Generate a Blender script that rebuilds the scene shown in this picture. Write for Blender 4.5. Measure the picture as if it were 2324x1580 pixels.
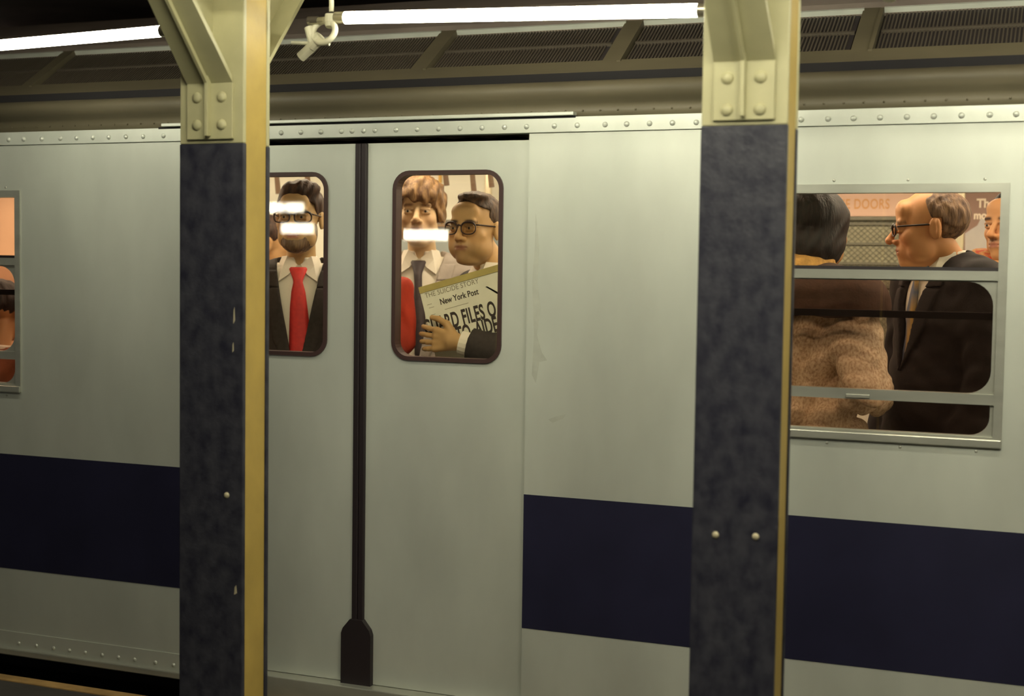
import bpy, bmesh, math, random
import numpy as np
from mathutils import Vector, Matrix, Euler
random.seed(7); np.random.seed(7)
for o in list(bpy.data.objects): bpy.data.objects.remove(o)
S = bpy.context.scene
COL = S.collection

# ------------------------------------------------------------------ camera
F, CX, CY = 3200.0, 1162.0, 790.0
YAW, PIT, ROL = 0.3802, 0.0569, 0.01437
CAM = np.array([0.0, -4.6, 1.55])
_w = np.array([-math.sin(YAW)*math.cos(PIT), math.cos(YAW)*math.cos(PIT), -math.sin(PIT)])
_r = np.array([math.cos(YAW), math.sin(YAW), 0.0]); _u = np.cross(_r, _w)
_r, _u = math.cos(ROL)*_r + math.sin(ROL)*_u, -math.sin(ROL)*_r + math.cos(ROL)*_u
def at(x, y, Y=0.0):
    """photo pixel -> world point on the plane Y"""
    d = _w + _r*(x-CX)/F - _u*(y-CY)/F
    return Vector(CAM + d*(Y-CAM[1])/d[1])
cd = bpy.data.cameras.new('camera'); cam = bpy.data.objects.new('camera', cd); COL.objects.link(cam)
cam.matrix_world = Matrix(((_r[0], _u[0], -_w[0], CAM[0]), (_r[1], _u[1], -_w[1], CAM[1]), (_r[2], _u[2], -_w[2], CAM[2]), (0, 0, 0, 1)))
cd.sensor_width = 36; cd.lens = 36*F/2324; cd.clip_start = 0.05
cd.dof.use_dof = True; cd.dof.focus_distance = 5.1; cd.dof.aperture_fstop = 2.0
S.camera = cam

# ------------------------------------------------------------------ world, exposure
W = bpy.data.worlds.new('station_air'); S.world = W; W.use_nodes = True
W.node_tree.nodes['Background'].inputs[0].default_value = (0.9, 0.75, 0.62, 1)
W.node_tree.nodes['Background'].inputs[1].default_value = 0.008
S.view_settings.view_transform = 'Standard'; S.view_settings.look = 'None'
S.view_settings.exposure = 0.0; S.view_settings.gamma = 1.0; S.view_settings.use_curve_mapping = False
TUBE_COLOR = (1.0, 0.955, 0.74); TUBE_POWER = 41.0; FRONT_POWER = 52.0; PLATFORM_FILL_POWER = 200.0
CABIN_COLOR = (1.0, 0.86, 0.66); CABIN_POWER = 21.0

# ------------------------------------------------------------------ material helpers
MATS = {}
def mat(name, col, rough=0.5, metal=0.0, var=0.0, scale=6.0, stretch=(1, 1, 1), bump=0.0, bscale=60.0, emit=None, col2=None, thresh=None, spec=0.5, bstretch=(1,1,1), sheen=0.0):
    m = bpy.data.materials.new(name); m.use_nodes = True; MATS[name] = m
    nt = m.node_tree; N = nt.nodes; L = nt.links; b = N['Principled BSDF']
    b.inputs['Base Color'].default_value = (*col, 1); b.inputs['Roughness'].default_value = rough; b.inputs['Metallic'].default_value = metal
    b.inputs['Specular IOR Level'].default_value = spec
    if sheen: b.inputs['Sheen Weight'].default_value = sheen
    tc = N.new('ShaderNodeNewGeometry') if True else None
    def noise(sc, st, detail=4):
        mp = N.new('ShaderNodeVectorMath'); mp.operation = 'MULTIPLY'; mp.inputs[1].default_value = st
        L.new(tc.outputs['Position'], mp.inputs[0])
        n = N.new('ShaderNodeTexNoise'); n.inputs['Scale'].default_value = sc; n.inputs['Detail'].default_value = detail
        L.new(mp.outputs[0], n.inputs['Vector']); return n
    if var or col2:
        n = noise(scale, stretch)
        r = N.new('ShaderNodeValToRGB')
        c2 = col2 if col2 else tuple(max(0, c*(1-var)) for c in col)
        c1 = col if col2 else tuple(min(1, c*(1+var)) for c in col)
        a, z = thresh if thresh else (0.3, 0.7)
        r.color_ramp.elements[0].position = a; r.color_ramp.elements[1].position = z
        r.color_ramp.elements[0].color = (*c2, 1); r.color_ramp.elements[1].color = (*c1, 1)
        L.new(n.outputs['Fac'], r.inputs[0]); L.new(r.outputs[0], b.inputs['Base Color'])
    if bump:
        n2 = noise(bscale, bstretch, 3); bp = N.new('ShaderNodeBump'); bp.inputs['Strength'].default_value = bump; bp.inputs['Distance'].default_value = 0.004
        L.new(n2.outputs['Fac'], bp.inputs['Height']); L.new(bp.outputs[0], b.inputs['Normal'])
    if emit:
        b.inputs['Emission Color'].default_value = (*emit[0], 1); b.inputs['Emission Strength'].default_value = emit[1]
    return m
def tintmat(name, rough=0.5, bump=0.0, bscale=120, spec=0.4, sss=0.0):
    """base colour from the per-vertex 'tint' of the thing itself (lips, brows, stripes)"""
    m = bpy.data.materials.new(name); m.use_nodes = True; nt = m.node_tree; b = nt.nodes['Principled BSDF']
    a = nt.nodes.new('ShaderNodeAttribute'); a.attribute_name = 'tint'; nt.links.new(a.outputs['Color'], b.inputs['Base Color'])
    b.inputs['Roughness'].default_value = rough; b.inputs['Specular IOR Level'].default_value = spec
    if bump:
        tc = nt.nodes.new('ShaderNodeTexCoord'); n = nt.nodes.new('ShaderNodeTexNoise'); n.inputs['Scale'].default_value = bscale
        nt.links.new(tc.outputs['Object'], n.inputs['Vector']); bp = nt.nodes.new('ShaderNodeBump'); bp.inputs['Strength'].default_value = bump; bp.inputs['Distance'].default_value = 0.003
        nt.links.new(n.outputs['Fac'], bp.inputs['Height']); nt.links.new(bp.outputs[0], b.inputs['Normal'])
    MATS[name] = m; return m
def glass(name, tint=(1, 1, 1), refl=0.045, dirt=0.0):
    m = bpy.data.materials.new(name); m.use_nodes = True; nt = m.node_tree; nt.nodes.clear()
    out = nt.nodes.new('ShaderNodeOutputMaterial'); t = nt.nodes.new('ShaderNodeBsdfTransparent'); t.inputs[0].default_value = (*tint, 1)
    g = nt.nodes.new('ShaderNodeBsdfGlossy'); g.inputs['Roughness'].default_value = 0.015
    mx = nt.nodes.new('ShaderNodeMixShader'); mx.inputs[0].default_value = refl
    nt.links.new(t.outputs[0], mx.inputs[1]); nt.links.new(g.outputs[0], mx.inputs[2]); nt.links.new(mx.outputs[0], out.inputs[0])
    MATS[name] = m; return m
def emis(name, col, power):
    m = bpy.data.materials.new(name); m.use_nodes = True; nt = m.node_tree; nt.nodes.clear()
    out = nt.nodes.new('ShaderNodeOutputMaterial'); e = nt.nodes.new('ShaderNodeEmission'); e.inputs[0].default_value = (*col, 1); e.inputs[1].default_value = power
    nt.links.new(e.outputs[0], out.inputs[0]); MATS[name] = m; return m

mat('silver', (0.56, 0.59, 0.52), 0.38, 0.25, var=0.11, scale=3.0, stretch=(1, 1, .45), bump=0.05, bscale=25)
mat('silver_stain', (0.525, 0.55, 0.475), 0.42, 0.2, var=0.08, scale=20)
mat('silver_trim', (0.60, 0.63, 0.56), 0.35, 0.3, var=0.06, scale=9)
mat('aluminium', (0.50, 0.51, 0.44), 0.32, 0.6, var=0.12, scale=14, stretch=(.3, 1, 1))
mat('navy_stripe', (0.016, 0.016, 0.040), 0.5, var=0.15, scale=4, spec=0.25)
mat('roof_paint', (0.105, 0.090, 0.054), 0.6, var=0.18, scale=5, stretch=(.4, 1, 1), bump=0.1, bscale=40)
mat('roof_dark', (0.20, 0.165, 0.14), 0.75, var=0.2, scale=4)
mat('screen_dark', (0.028, 0.022, 0.022), 0.8)
mat('screen_rib', (0.075, 0.062, 0.045), 0.6)
mat('gap_black', (0.008, 0.007, 0.008), 0.9)
mat('rubber', (0.016, 0.010, 0.012), 0.55)
mat('gasket', (0.050, 0.025, 0.022), 0.5)
mat('column_cream', (0.43, 0.41, 0.235), 0.5, var=0.08, scale=9, bump=0.15, bscale=30)
mat('column_navy', (0.011, 0.0115, 0.024), 0.42, col2=(0.042, 0.043, 0.056), thresh=(0.36, 0.72), scale=26, bump=0.35, bscale=45, stretch=(1, 1, .7))
mat('column_yellow', (0.46, 0.33, 0.080), 0.55, var=0.10, scale=8, bump=0.12, bscale=40)
mat('bare_metal', (0.55, 0.50, 0.33), 0.4, 0.2)
mat('socket_white', (0.66, 0.64, 0.48), 0.4, var=0.1, scale=30)
mat('tube_cap', (0.50, 0.47, 0.36), 0.3, 0.8)
mat('concrete', (0.055, 0.05, 0.045), 0.85, var=0.25, scale=3, bump=0.3, bscale=30)
mat('edge_board', (0.45, 0.28, 0.10), 0.7, var=0.3, scale=10)
mat('tunnel', (0.20, 0.155, 0.13), 0.85, var=0.5, scale=1.3, bump=0.3, bscale=12)
mat('cabin_cream', (0.72, 0.70, 0.58), 0.5, var=0.04, scale=3)
mat('cabin_peach', (0.62, 0.34, 0.20), 0.5, var=0.08, scale=4)
mat('cabin_grey', (0.16, 0.15, 0.13), 0.5, var=0.1, scale=6)
mat('cabin_floor', (0.07, 0.06, 0.055), 0.7, var=0.3, scale=9)
mat('bench', (0.33, 0.20, 0.10), 0.5, var=0.1)
mat('blue_grey', (0.33, 0.37, 0.36), 0.4, var=0.1)
mat('wired_glass', (0.30, 0.28, 0.19), 0.35, var=0.12, scale=12)
mat('wire', (0.15, 0.14, 0.10), 0.5)
mat('steel_pole', (0.60, 0.53, 0.38), 0.3, 0.6)
mat('strap', (0.22, 0.13, 0.07), 0.5)
mat('sign_pink', (0.62, 0.40, 0.30), 0.5)
mat('sign_text', (0.55, 0.27, 0.10), 0.5)
mat('poster_brown', (0.26, 0.155, 0.12), 0.5)
mat('poster_white', (0.52, 0.47, 0.43), 0.5, col2=(0.38, 0.36, 0.36), scale=12)
mat('poster_text', (0.75, 0.62, 0.48), 0.5)
mat('poster_sunset', (0.68, 0.40, 0.08), 0.5)
mat('newsprint', (0.78, 0.79, 0.66), 0.8, var=0.05, scale=20)
mat('newsprint_edge', (0.44, 0.37, 0.13), 0.8, var=0.1, scale=30)
mat('ink', (0.045, 0.035, 0.03), 0.8)
mat('ink_grey', (0.25, 0.23, 0.16), 0.8)
mat('shirt_white', (0.78, 0.73, 0.62), 0.75, bump=0.1, bscale=200)
mat('suit_brown', (0.030, 0.023, 0.020), 0.85, var=0.25, scale=60, bump=0.2, bscale=300)
mat('suit_black', (0.016, 0.011, 0.012), 0.85, var=0.25, scale=60, bump=0.2, bscale=300)
mat('jacket_grey', (0.40, 0.35, 0.31), 0.85, var=0.08, scale=30, bump=0.2, bscale=200)
mat('coat_rust', (0.30, 0.10, 0.05), 0.85, var=0.2, scale=20, bump=0.2, bscale=150)
mat('coat_tweed', (0.88, 0.76, 0.58), 0.8, col2=(0.48, 0.35, 0.23), thresh=(.30, .62), scale=120, stretch=(1.0, 1, .75), bump=0.15, bscale=170)
mat('shawl_brown', (0.085, 0.048, 0.034), 0.9, var=0.2, scale=40, bump=0.3, bscale=120)
mat('collar_fur', (0.62, 0.34, 0.10), 0.9, var=0.25, scale=60, bump=0.8, bscale=160)
mat('scarf_red', (0.45, 0.06, 0.03), 0.85, col2=(0.50, 0.26, 0.10), scale=45, thresh=(.40, .6), bump=0.3)
mat('red_cloth', (0.52, 0.045, 0.018), 0.8, var=0.2, scale=12, bump=0.3, bscale=120)
mat('red_tie', (0.62, 0.035, 0.030), 0.6, var=0.12, scale=60)
mat('dark_tie', (0.060, 0.045, 0.050), 0.6, var=0.2, scale=60)
mat('trousers', (0.035, 0.03, 0.03), 0.9)
mat('shoe', (0.015, 0.012, 0.010), 0.4)
mat('glasses', (0.030, 0.014, 0.010), 0.3)
mat('eye_white', (0.45, 0.38, 0.30), 0.3)
mat('iris', (0.030, 0.018, 0.012), 0.2)
mat('gold', (0.80, 0.62, 0.25), 0.3, 0.9)
for nm, c, c2 in [('hair_darkbrown', (0.085, 0.040, 0.022), (0.022, 0.011, 0.008)), ('hair_brown', (0.34, 0.20, 0.085), (0.13, 0.065, 0.03)), ('hair_black', (0.020, 0.009, 0.007), (0.006, 0.003, 0.003)), ('hair_receding', (0.12, 0.070, 0.040), (0.040, 0.022, 0.015)), ('hair_greying', (0.24, 0.135, 0.070), (0.075, 0.035, 0.020)), ('beard', (0.20, 0.125, 0.060), (0.085, 0.048, 0.026))]:
    mat(nm, c, 0.6, col2=c2, scale=70, stretch=(1.0, 1.0, .3), thresh=(.35, .7), bump=0.7, bscale=140, bstretch=(1, 1, .25))
tintmat('skin', 0.5, 0.12, 90); tintmat('striped_silk', 0.5)
glass('pane', (0.97, 0.95, 0.90), 0.045); glass('lens', (0.93, 0.9, 0.85), 0.03); glass('pane_smoky', (0.80, 0.72, 0.66), 0.045)
emis('tube_glow', TUBE_COLOR, TUBE_POWER); emis('front_glow', TUBE_COLOR, FRONT_POWER); emis('tunnel_fill_glow', (1.0, .86, .70), 7.0); emis('platform_fill_glow', TUBE_COLOR, PLATFORM_FILL_POWER); emis('cabin_glow', CABIN_COLOR, CABIN_POWER); emis('far_lamp', (1.0, 0.95, 0.80), 30.0)

# ------------------------------------------------------------------ object helpers
def link(name, me, m=None, parent=None, label=None, kind=None, smooth=False):
    o = bpy.data.objects.new(name, me); COL.objects.link(o)
    if m is not None and len(me.materials) == 0: me.materials.append(MATS[m])
    if parent is not None: o.parent = parent
    if label: o['label'] = label
    if kind: o['kind'] = kind
    if smooth: me.polygons.foreach_set('use_smooth', [True]*len(me.polygons))
    return o
def tag(o, label, cat, group=None, kind=None):
    o['label'] = label; o['category'] = cat
    if group: o['group'] = group
    if kind: o['kind'] = kind
    return o
def thing(name, label, cat, loc=(0, 0, 0), group=None):
    o = bpy.data.objects.new(name, None); COL.objects.link(o); o.location = loc; o.empty_display_size = .1
    return tag(o, label, cat, group)
def bm_mesh(bm, name):
    bmesh.ops.recalc_face_normals(bm, faces=bm.faces[:]); me = bpy.data.meshes.new(name); bm.to_mesh(me); bm.free(); return me
def add_box(bm, x0, x1, y0, y1, z0, z1):
    v = [bm.verts.new((x, y, z)) for x in (x0, x1) for y in (y0, y1) for z in (z0, z1)]
    for f in ((0, 1, 3, 2), (4, 6, 7, 5), (0, 4, 5, 1), (2, 3, 7, 6), (0, 2, 6, 4), (1, 5, 7, 3)): bm.faces.new([v[i] for i in f])
def bevel(bm, w, seg=2):
    if w: bmesh.ops.bevel(bm, geom=bm.edges[:], offset=w, segments=seg, affect='EDGES', profile=.5)
def box(name, x0, x1, y0, y1, z0, z1, m, parent=None, bev=0.0, **k):
    px, py, pz = parent.location if parent is not None else (0, 0, 0)
    if parent is not None and parent.parent is not None: px, py, pz = Vector((px, py, pz)) + parent.parent.location
    bm = bmesh.new(); add_box(bm, min(x0, x1)-px, max(x0, x1)-px, y0-py, y1-py, z0-pz, z1-pz); bevel(bm, bev)
    return link(name, bm_mesh(bm, name), m, parent, **k)
def base(parent):
    b = Vector((0, 0, 0))
    while parent is not None: b = b + parent.location; parent = parent.parent
    return b
def rrect(x0, x1, z0, z1, r, n=7):
    pts = []
    rr = r if isinstance(r, (tuple, list)) else (r,)*4      # bl, br, tr, tl
    for (cx, cz, a0, q) in ((x0+rr[0], z0+rr[0], 180, rr[0]), (x1-rr[1], z0+rr[1], 270, rr[1]), (x1-rr[2], z1-rr[2], 0, rr[2]), (x0+rr[3], z1-rr[3], 90, rr[3])):
        if q < 1e-5: pts.append((cx, cz)); continue
        for i in range(n+1):
            a = math.radians(a0+90*i/n); pts.append((cx+q*math.cos(a), cz+q*math.sin(a)))
    return pts
def plate(name, outer, holes, y0, y1, m, parent=None, bev=0.0, **k):
    """flat plate in XZ with real holes, from y0 (front) to y1 (back)"""
    b = base(parent); bm = bmesh.new()
    for lp in [outer]+holes:
        vs = [bm.verts.new((x-b.x, y0-b.y, z-b.z)) for x, z in lp]
        for i in range(len(vs)): bm.edges.new((vs[i], vs[(i+1) % len(vs)]))
    bmesh.ops.triangle_fill(bm, edges=bm.edges[:], use_beauty=True, use_dissolve=False)
    g = bmesh.ops.extrude_face_region(bm, geom=bm.faces[:])
    bmesh.ops.translate(bm, verts=[v for v in g['geom'] if isinstance(v, bmesh.types.BMVert)], vec=(0, y1-y0, 0))
    return link(name, bm_mesh(bm, name), m, parent, **k)
def prism(name, poly, x0, x1, m, parent=None, **k):
    """polygon in YZ run along X"""
    b = base(parent); bm = bmesh.new()
    A = [bm.verts.new((x0-b.x, y-b.y, z-b.z)) for y, z in poly]; B = [bm.verts.new((x1-b.x, y-b.y, z-b.z)) for y, z in poly]
    bm.faces.new(A); bm.faces.new(B[::-1])
    for i in range(len(A)): j = (i+1) % len(A); bm.faces.new((A[i], A[j], B[j], B[i]))
    return link(name, bm_mesh(bm, name), m, parent, **k)
def add_tube(bm, p0, p1, r0, r1=None, seg=14, cap=True):
    r1 = r0 if r1 is None else r1; p0 = Vector(p0); p1 = Vector(p1); d = (p1-p0).normalized()
    a = d.orthogonal().normalized(); c = d.cross(a)
    A = [bm.verts.new(p0+(a*math.cos(t)+c*math.sin(t))*r0) for t in [2*math.pi*i/seg for i in range(seg)]]
    B = [bm.verts.new(p1+(a*math.cos(t)+c*math.sin(t))*r1) for t in [2*math.pi*i/seg for i in range(seg)]]
    for i in range(seg): j = (i+1) % seg; bm.faces.new((A[i], A[j], B[j], B[i]))
    if cap: bm.faces.new(A[::-1]); bm.faces.new(B)
def tube(name, pts, r, m, parent=None, seg=14, **k):
    b = base(parent); bm = bmesh.new(); rs = r if isinstance(r, (list, tuple)) else [r]*len(pts)
    for i in range(len(pts)-1): add_tube(bm, Vector(pts[i])-b, Vector(pts[i+1])-b, rs[i], rs[i+1], seg)
    o = link(name, bm_mesh(bm, name), m, parent, **k); return o
def sweep(bm, pts, r, closed=False, seg=6):
    pts = [Vector(p) for p in pts]; n = len(pts); rings = []
    for i in range(n):
        t = (pts[(i+1) % n]-pts[i-1]) if closed else (pts[min(i+1, n-1)]-pts[max(i-1, 0)])
        t.normalize(); a = t.cross(Vector((0, 1, 0.02)));
        if a.length < .1: a = t.cross(Vector((1, 0, 0)))
        a.normalize(); c = t.cross(a); q = r[i] if isinstance(r, (list, tuple)) else r
        rings.append([bm.verts.new(pts[i]+(a*math.cos(2*math.pi*k/seg)+c*math.sin(2*math.pi*k/seg))*q) for k in range(seg)])
    for i in range(n if closed else n-1):
        A, B = rings[i], rings[(i+1) % n]
        for k in range(seg): bm.faces.new((A[k], A[(k+1) % seg], B[(k+1) % seg], B[k]))
    if not closed: bm.faces.new(rings[0][::-1]); bm.faces.new(rings[-1])
def text_mesh(name, body, size, m, parent, M, xs=1.0, bold=0.0, spacing=1.0, ext=0.0004, align='LEFT'):
    c = bpy.data.curves.new(name, 'FONT'); c.body = body; c.size = size; c.extrude = ext; c.offset = bold; c.space_character = spacing; c.align_x = align
    o = bpy.data.objects.new(name, c); COL.objects.link(o)
    dg = bpy.context.evaluated_depsgraph_get(); me = bpy.data.meshes.new_from_object(o.evaluated_get(dg))
    bpy.data.objects.remove(o); me.transform(M @ Matrix.Diagonal((xs, 1, 1, 1))); me.materials.clear()
    return link(name, me, m, parent)
def dome_mesh(name, r, h, m, seg=12):
    """rivet head: dome whose axis is -Y"""
    bm = bmesh.new(); rings = []
    for i in range(4):
        a = math.pi/2*i/4; rings.append([bm.verts.new((r*math.cos(a)*math.cos(2*math.pi*k/seg), -h*math.sin(a), r*math.cos(a)*math.sin(2*math.pi*k/seg))) for k in range(seg)])
    top = bm.verts.new((0, -h, 0))
    for i in range(3):
        for k in range(seg): bm.faces.new((rings[i][k], rings[i][(k+1) % seg], rings[i+1][(k+1) % seg], rings[i+1][k]))
    for k in range(seg): bm.faces.new((rings[3][k], rings[3][(k+1) % seg], top))
    me = bm_mesh(bm, name); me.polygons.foreach_set('use_smooth', [True]*len(me.polygons)); me.materials.append(MATS[m]); return me

# ================================================================== SETTING
def struct(o, label, cat): return tag(o, label, cat, kind='structure')
PLAT = -0.14
struct(box('floor', -14, 6, -17.5, -0.16, PLAT-.25, PLAT, 'concrete'), 'dark concrete station platform beside the train', 'platform')
struct(box('trim_1', -14, 6, -0.16, -0.10, PLAT-.20, PLAT+.004, 'edge_board'), 'worn orange wooden edge board of the platform', 'platform edge')
struct(box('wall_back', -16, 8, 4.6, 4.8, -1.4, 3.2, 'tunnel'), 'dark brown tunnel wall beyond the train', 'wall')
struct(box('ceiling', -16, 8, -17.5, 4.8, 3.2, 3.4, 'tunnel'), 'dark grimy station ceiling above the train', 'ceiling')
struct(box('track_bed', -16, 8, -0.10, 4.6, -1.4, -1.15, 'tunnel'), 'dark track bed under the train', 'track bed')

# ------------------------------------------------------------------ platform columns
BR_SL = 1.06                                          # rise of the bracket arms per metre out
def column(xc, zpaint, label, bolts, scar):
    W2, Y0, Y1, T = 0.1115, -1.0, -0.853, 0.016
    t = thing('platform_column', label, 'column', (xc, (Y0+Y1)/2, PLAT), 'riveted steel columns along the platform edge')
    top = 3.2
    for nm, a, b in (('front_flange', Y0, Y0+T), ('back_flange', Y1-T, Y1)):
        box(nm, xc-W2, xc+W2, a, b, zpaint, top, 'column_cream', t, 0.003)
        p = box(nm, xc-W2-.001, xc+W2+.001, a-.001, b+.001, PLAT, zpaint, 'column_navy', t, 0.003, label='navy painted lower half of the flange')
        if nm == 'front_flange':
            for bx, bz in bolts:
                me = dome_mesh('bolt', .0095, .006, 'bare_metal'); o = link('bolt', me, None, p); o.location = Vector((xc+bx, a-.001, bz))-base(p)
            for (sx, sz, w, h) in scar:
                plate('paint_chip', [(xc+sx, sz), (xc+sx+w, sz+h*.2), (xc+sx+w*.7, sz+h), (xc+sx+w*.2, sz+h*.8)], [], a-.0018, a-.0008, 'bare_metal', p)
    box('web', xc+W2-.012, xc+W2-.004, Y0+T, Y1-T, PLAT, top, 'column_yellow', t, label='yellow painted web between the flanges')
    box('web', xc-W2+.004, xc-W2+.012, Y0+T, Y1-T, PLAT, top, 'column_yellow', t, label='yellow painted web between the flanges')
    # bracket towards the platform (a T of two angles) and towards the train
    hw = 0.080
    for sgn, yf, zb in ((-1, Y0, 2.085), (1, Y1, 2.125)):
        b = box('bracket_foot', xc-hw, xc+hw, min(yf, yf+sgn*.011), max(yf, yf+sgn*.011), zpaint+.012, zb, 'column_cream', t, 0.002)
        rib = .020; y2 = yf+sgn*.011
        box('bracket_rib', xc-.006, xc+.006, min(y2, y2+sgn*rib), max(y2, y2+sgn*rib), zpaint+.02, zb+.02, 'column_cream', b, 0.002)
        for rx in (-.043, .043):
            for rz in (1.962, 2.043):
                me = dome_mesh('rivet', .0165, .010, 'column_cream'); o = link('rivet', me, None, b)
                o.location = Vector((xc+rx, y2, rz))-base(b)
                if sgn > 0: o.rotation_euler.z = math.pi
        L_ = .62; y3 = y2+sgn*L_; z3 = zb+L_*BR_SL; th = .012
        am = prism('bracket_arm', [(y2, zb), (y3, z3), (y3, z3+th*1.6), (y2, zb+th*1.6)], xc-hw, xc+hw, 'column_cream', t)
        for vx in am.data.vertices:
            if abs(vx.co.y+t.location.y-y3) < .01: vx.co.x *= .72
        prism('bracket_gusset', [(yf, zb), (y2, zb+.01), (y3, z3+.01), (y3, z3+.08), (yf, z3+.08)], xc-.005, xc+.005, 'column_cream', t)
        prism('bracket_rib', [(y2, zb-.004), (y2+sgn*rib, zb-.002), (y3+sgn*rib*.2, z3-.014), (y3, z3)], xc-.005, xc+.005, 'column_cream', t)
    return t
zc1 = at(480, 326, -1.0).z; zc2 = at(1690, 284, -1.0).z
c1x = (at(408, 320, -1.0).x+at(553, 320, -1.0).x)/2; c2x = (at(1593, 290, -1.0).x+at(1785, 290, -1.0).x)/2
b1 = at(515, 1124, -1.0); b2a = at(1624, 1214, -1.0); b2b = at(1715, 1218, -1.0)
s1 = at(532, 1350, -1.0); s2 = at(530, 735, -1.0); s3 = at(528, 800, -1.0)
col1 = column(c1x, zc1, 'navy and cream steel column whose yellow side shows, left of the bearded man', [(b1.x-c1x, b1.z)], [(s1.x-c1x, s1.z, .010, .03), (s2.x-c1x, s2.z, .006, .05), (s3.x-c1x, s3.z, .005, .03)])
col2 = column(c2x, zc2, 'navy and cream steel column with four rivets, left edge of the wide side window', [(b2a.x-c2x, b2a.z), (b2b.x-c2x, b2b.z)], [])

# ------------------------------------------------------------------ fluorescent tubes by the columns
def lamp(xa, za, xb, zb, y, label, glow='tube_glow'):
    t = thing('fluorescent_lamp', label, 'lamp', ((xa+xb)/2, y, (za+zb)/2), 'bare fluorescent tubes along the platform edge')
    A, B = Vector((xa, y, za)), Vector((xb, y, zb)); d = (B-A).normalized()
    o = tube('glass_tube', [A+d*.05, B-d*.05], .019, glow, t, 20, smooth=False)
    for P, s in ((A, 1), (B, -1)):
        tube('end_cap', [P+d*s*.015, P+d*s*.05], [.0195, .0195], 'tube_cap', t, 18)
        h = tube('lamp_holder', [P+Vector((0, 0, .012)), P+Vector((0, 0, -.012)), P+Vector((0, -.004, -.03))], [.020, .024, .016], 'socket_white', t, 16)
        tube('hanger', [P+Vector((0, .0, .02)), Vector((P.x, P.y, 3.2))], .008, 'socket_white', t, 10)
    tube('wire_conduit', [Vector((A.x, A.y, 3.185)), Vector((B.x, B.y, 3.185))], .011, 'column_cream', t, 10)
    return t
LY = -0.62
p0, p1 = at(15, 101, LY), at(366, 70, LY); p2, p3 = at(752, 41, LY), at(1590, 24, LY)
sl = (p1.z-p0.z)/(p1.x-p0.x)
lamp(p1.x-1.20, p1.z-1.20*sl, p1.x+.05, p1.z, LY, 'glowing fluorescent tube ending behind the left column')
lamp(p2.x, p2.z, p2.x+1.24, p2.z+1.22*(p3.z-p2.z)/(p3.x-p2.x), LY, 'glowing fluorescent tube running between the two columns')
lamp(-.50, 2.32, .72, 2.31, LY, 'fluorescent tube right of the right column')
for xa, lab in ((-2.24, 'fluorescent tube over the platform between the columns'), (-.52, 'fluorescent tube over the platform right of the columns')):
    lamp(xa, 2.50, xa+1.22, 2.50, -1.62, lab, 'front_glow')
for xa, lab in ((-1.55, 'added fill tube over mid platform, nearer the bearded man'), (.05, 'added fill tube over mid platform, nearer the wide window')):  # added unseen tubes that brighten the middle of the car side
    lamp(xa, 2.90, xa+1.22, 2.90, -3.0, lab, 'platform_fill_glow')
lamp(-8.6, 2.92, -7.4, 2.92, 3.5, 'added dim fill tube on the far side beyond the train roof', 'tunnel_fill_glow')  # added tube, hidden behind the roof, to lighten the ceiling beyond
# swivel lampholder clamped on the left column's back bracket
hp = lambda x, y: at(x, y, LY-.02)
h = thing('swivel_lampholder', 'white swivel lampholder with ring clamp beside left column', 'lampholder', hp(715, 85))
H0, H1, H2 = hp(682, 130), hp(706, 108), hp(728, 82)
tube('socket_barrel', [H0, H1, H2], [.0165, .0165, .019], 'socket_white', h, 18)
bm = bmesh.new(); dd = (H0-H2).normalized(); add_tube(bm, H0+dd*.0005-h.location, H0+dd*.002-h.location, .0085, .0085, 14); link('socket_mouth', bm_mesh(bm, 'socket_mouth'), 'strap', h)
bm = bmesh.new(); rc = hp(735, 72)
ring = [rc+Vector((.040*math.cos(a), 0.012*math.sin(a), .036*math.sin(a)))-h.location for a in [2*math.pi*i/28 for i in range(28)]]
sweep(bm, ring, .010, True, 8); link('ring_clamp', bm_mesh(bm, 'ring_clamp'), 'socket_white', h, smooth=True)
tube('clamp_arm', [hp(700, 62), hp(712, 100)], [.014, .017], 'socket_white', h, 12)
tube('clamp_arm', [hp(700, 50), hp(736, 46)], [.011, .011], 'tube_cap', h, 12)
tube('mounting_stub', [hp(662, 97), hp(748, 100)], .006, 'socket_white', h, 10)
tube('clamp_bolt', [hp(700, 47), hp(722, 46)], .013, 'screen_rib', h, 10)

# lamps of the opposite platform behind the camera (seen as reflections in the door panes)
def farlamp(pa, pb, th, label, Yf=-16.0):
    P = []
    for (x, y) in (pa, pb):
        d = _w + _r*(x-CX)/F - _u*(y-CY)/F; g = np.array(at(x, y, .055)); tt = (.055-Yf)/d[1]
        P.append(Vector(g+tt*np.array([d[0], -d[1], d[2]])))
    z = (P[0].z+P[1].z)/2
    t = thing('hanging_lightbox', label, 'light', ((P[0].x+P[1].x)/2, Yf, z), 'lightboxes over the opposite platform')
    box('light_panel', P[0].x, P[1].x, Yf, Yf+.05, z-th/2, z+th/2, 'far_lamp', t)
    box('housing', min(P[0].x, P[1].x)-.02, max(P[0].x, P[1].x)+.02, Yf-.10, Yf, z-th/2-.02, z+th/2+.02, 'tube_cap', t)
    for x in (P[0].x, P[1].x): tube('hanger', [(x, Yf-.05, z+th/2), (x, Yf-.05, 3.2)], .012, 'tube_cap', t, 8)
farlamp((898, 531), (1040, 536), .15, 'long white lightbox mirrored across the chin of the brown-haired man')
farlamp((600, 471), (688, 471), .14, 'white lightbox mirrored above the glasses of the bearded man')
farlamp((643, 518), (710, 519), .14, 'white lightbox mirrored below the glasses of the bearded man', -14.5)

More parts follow.
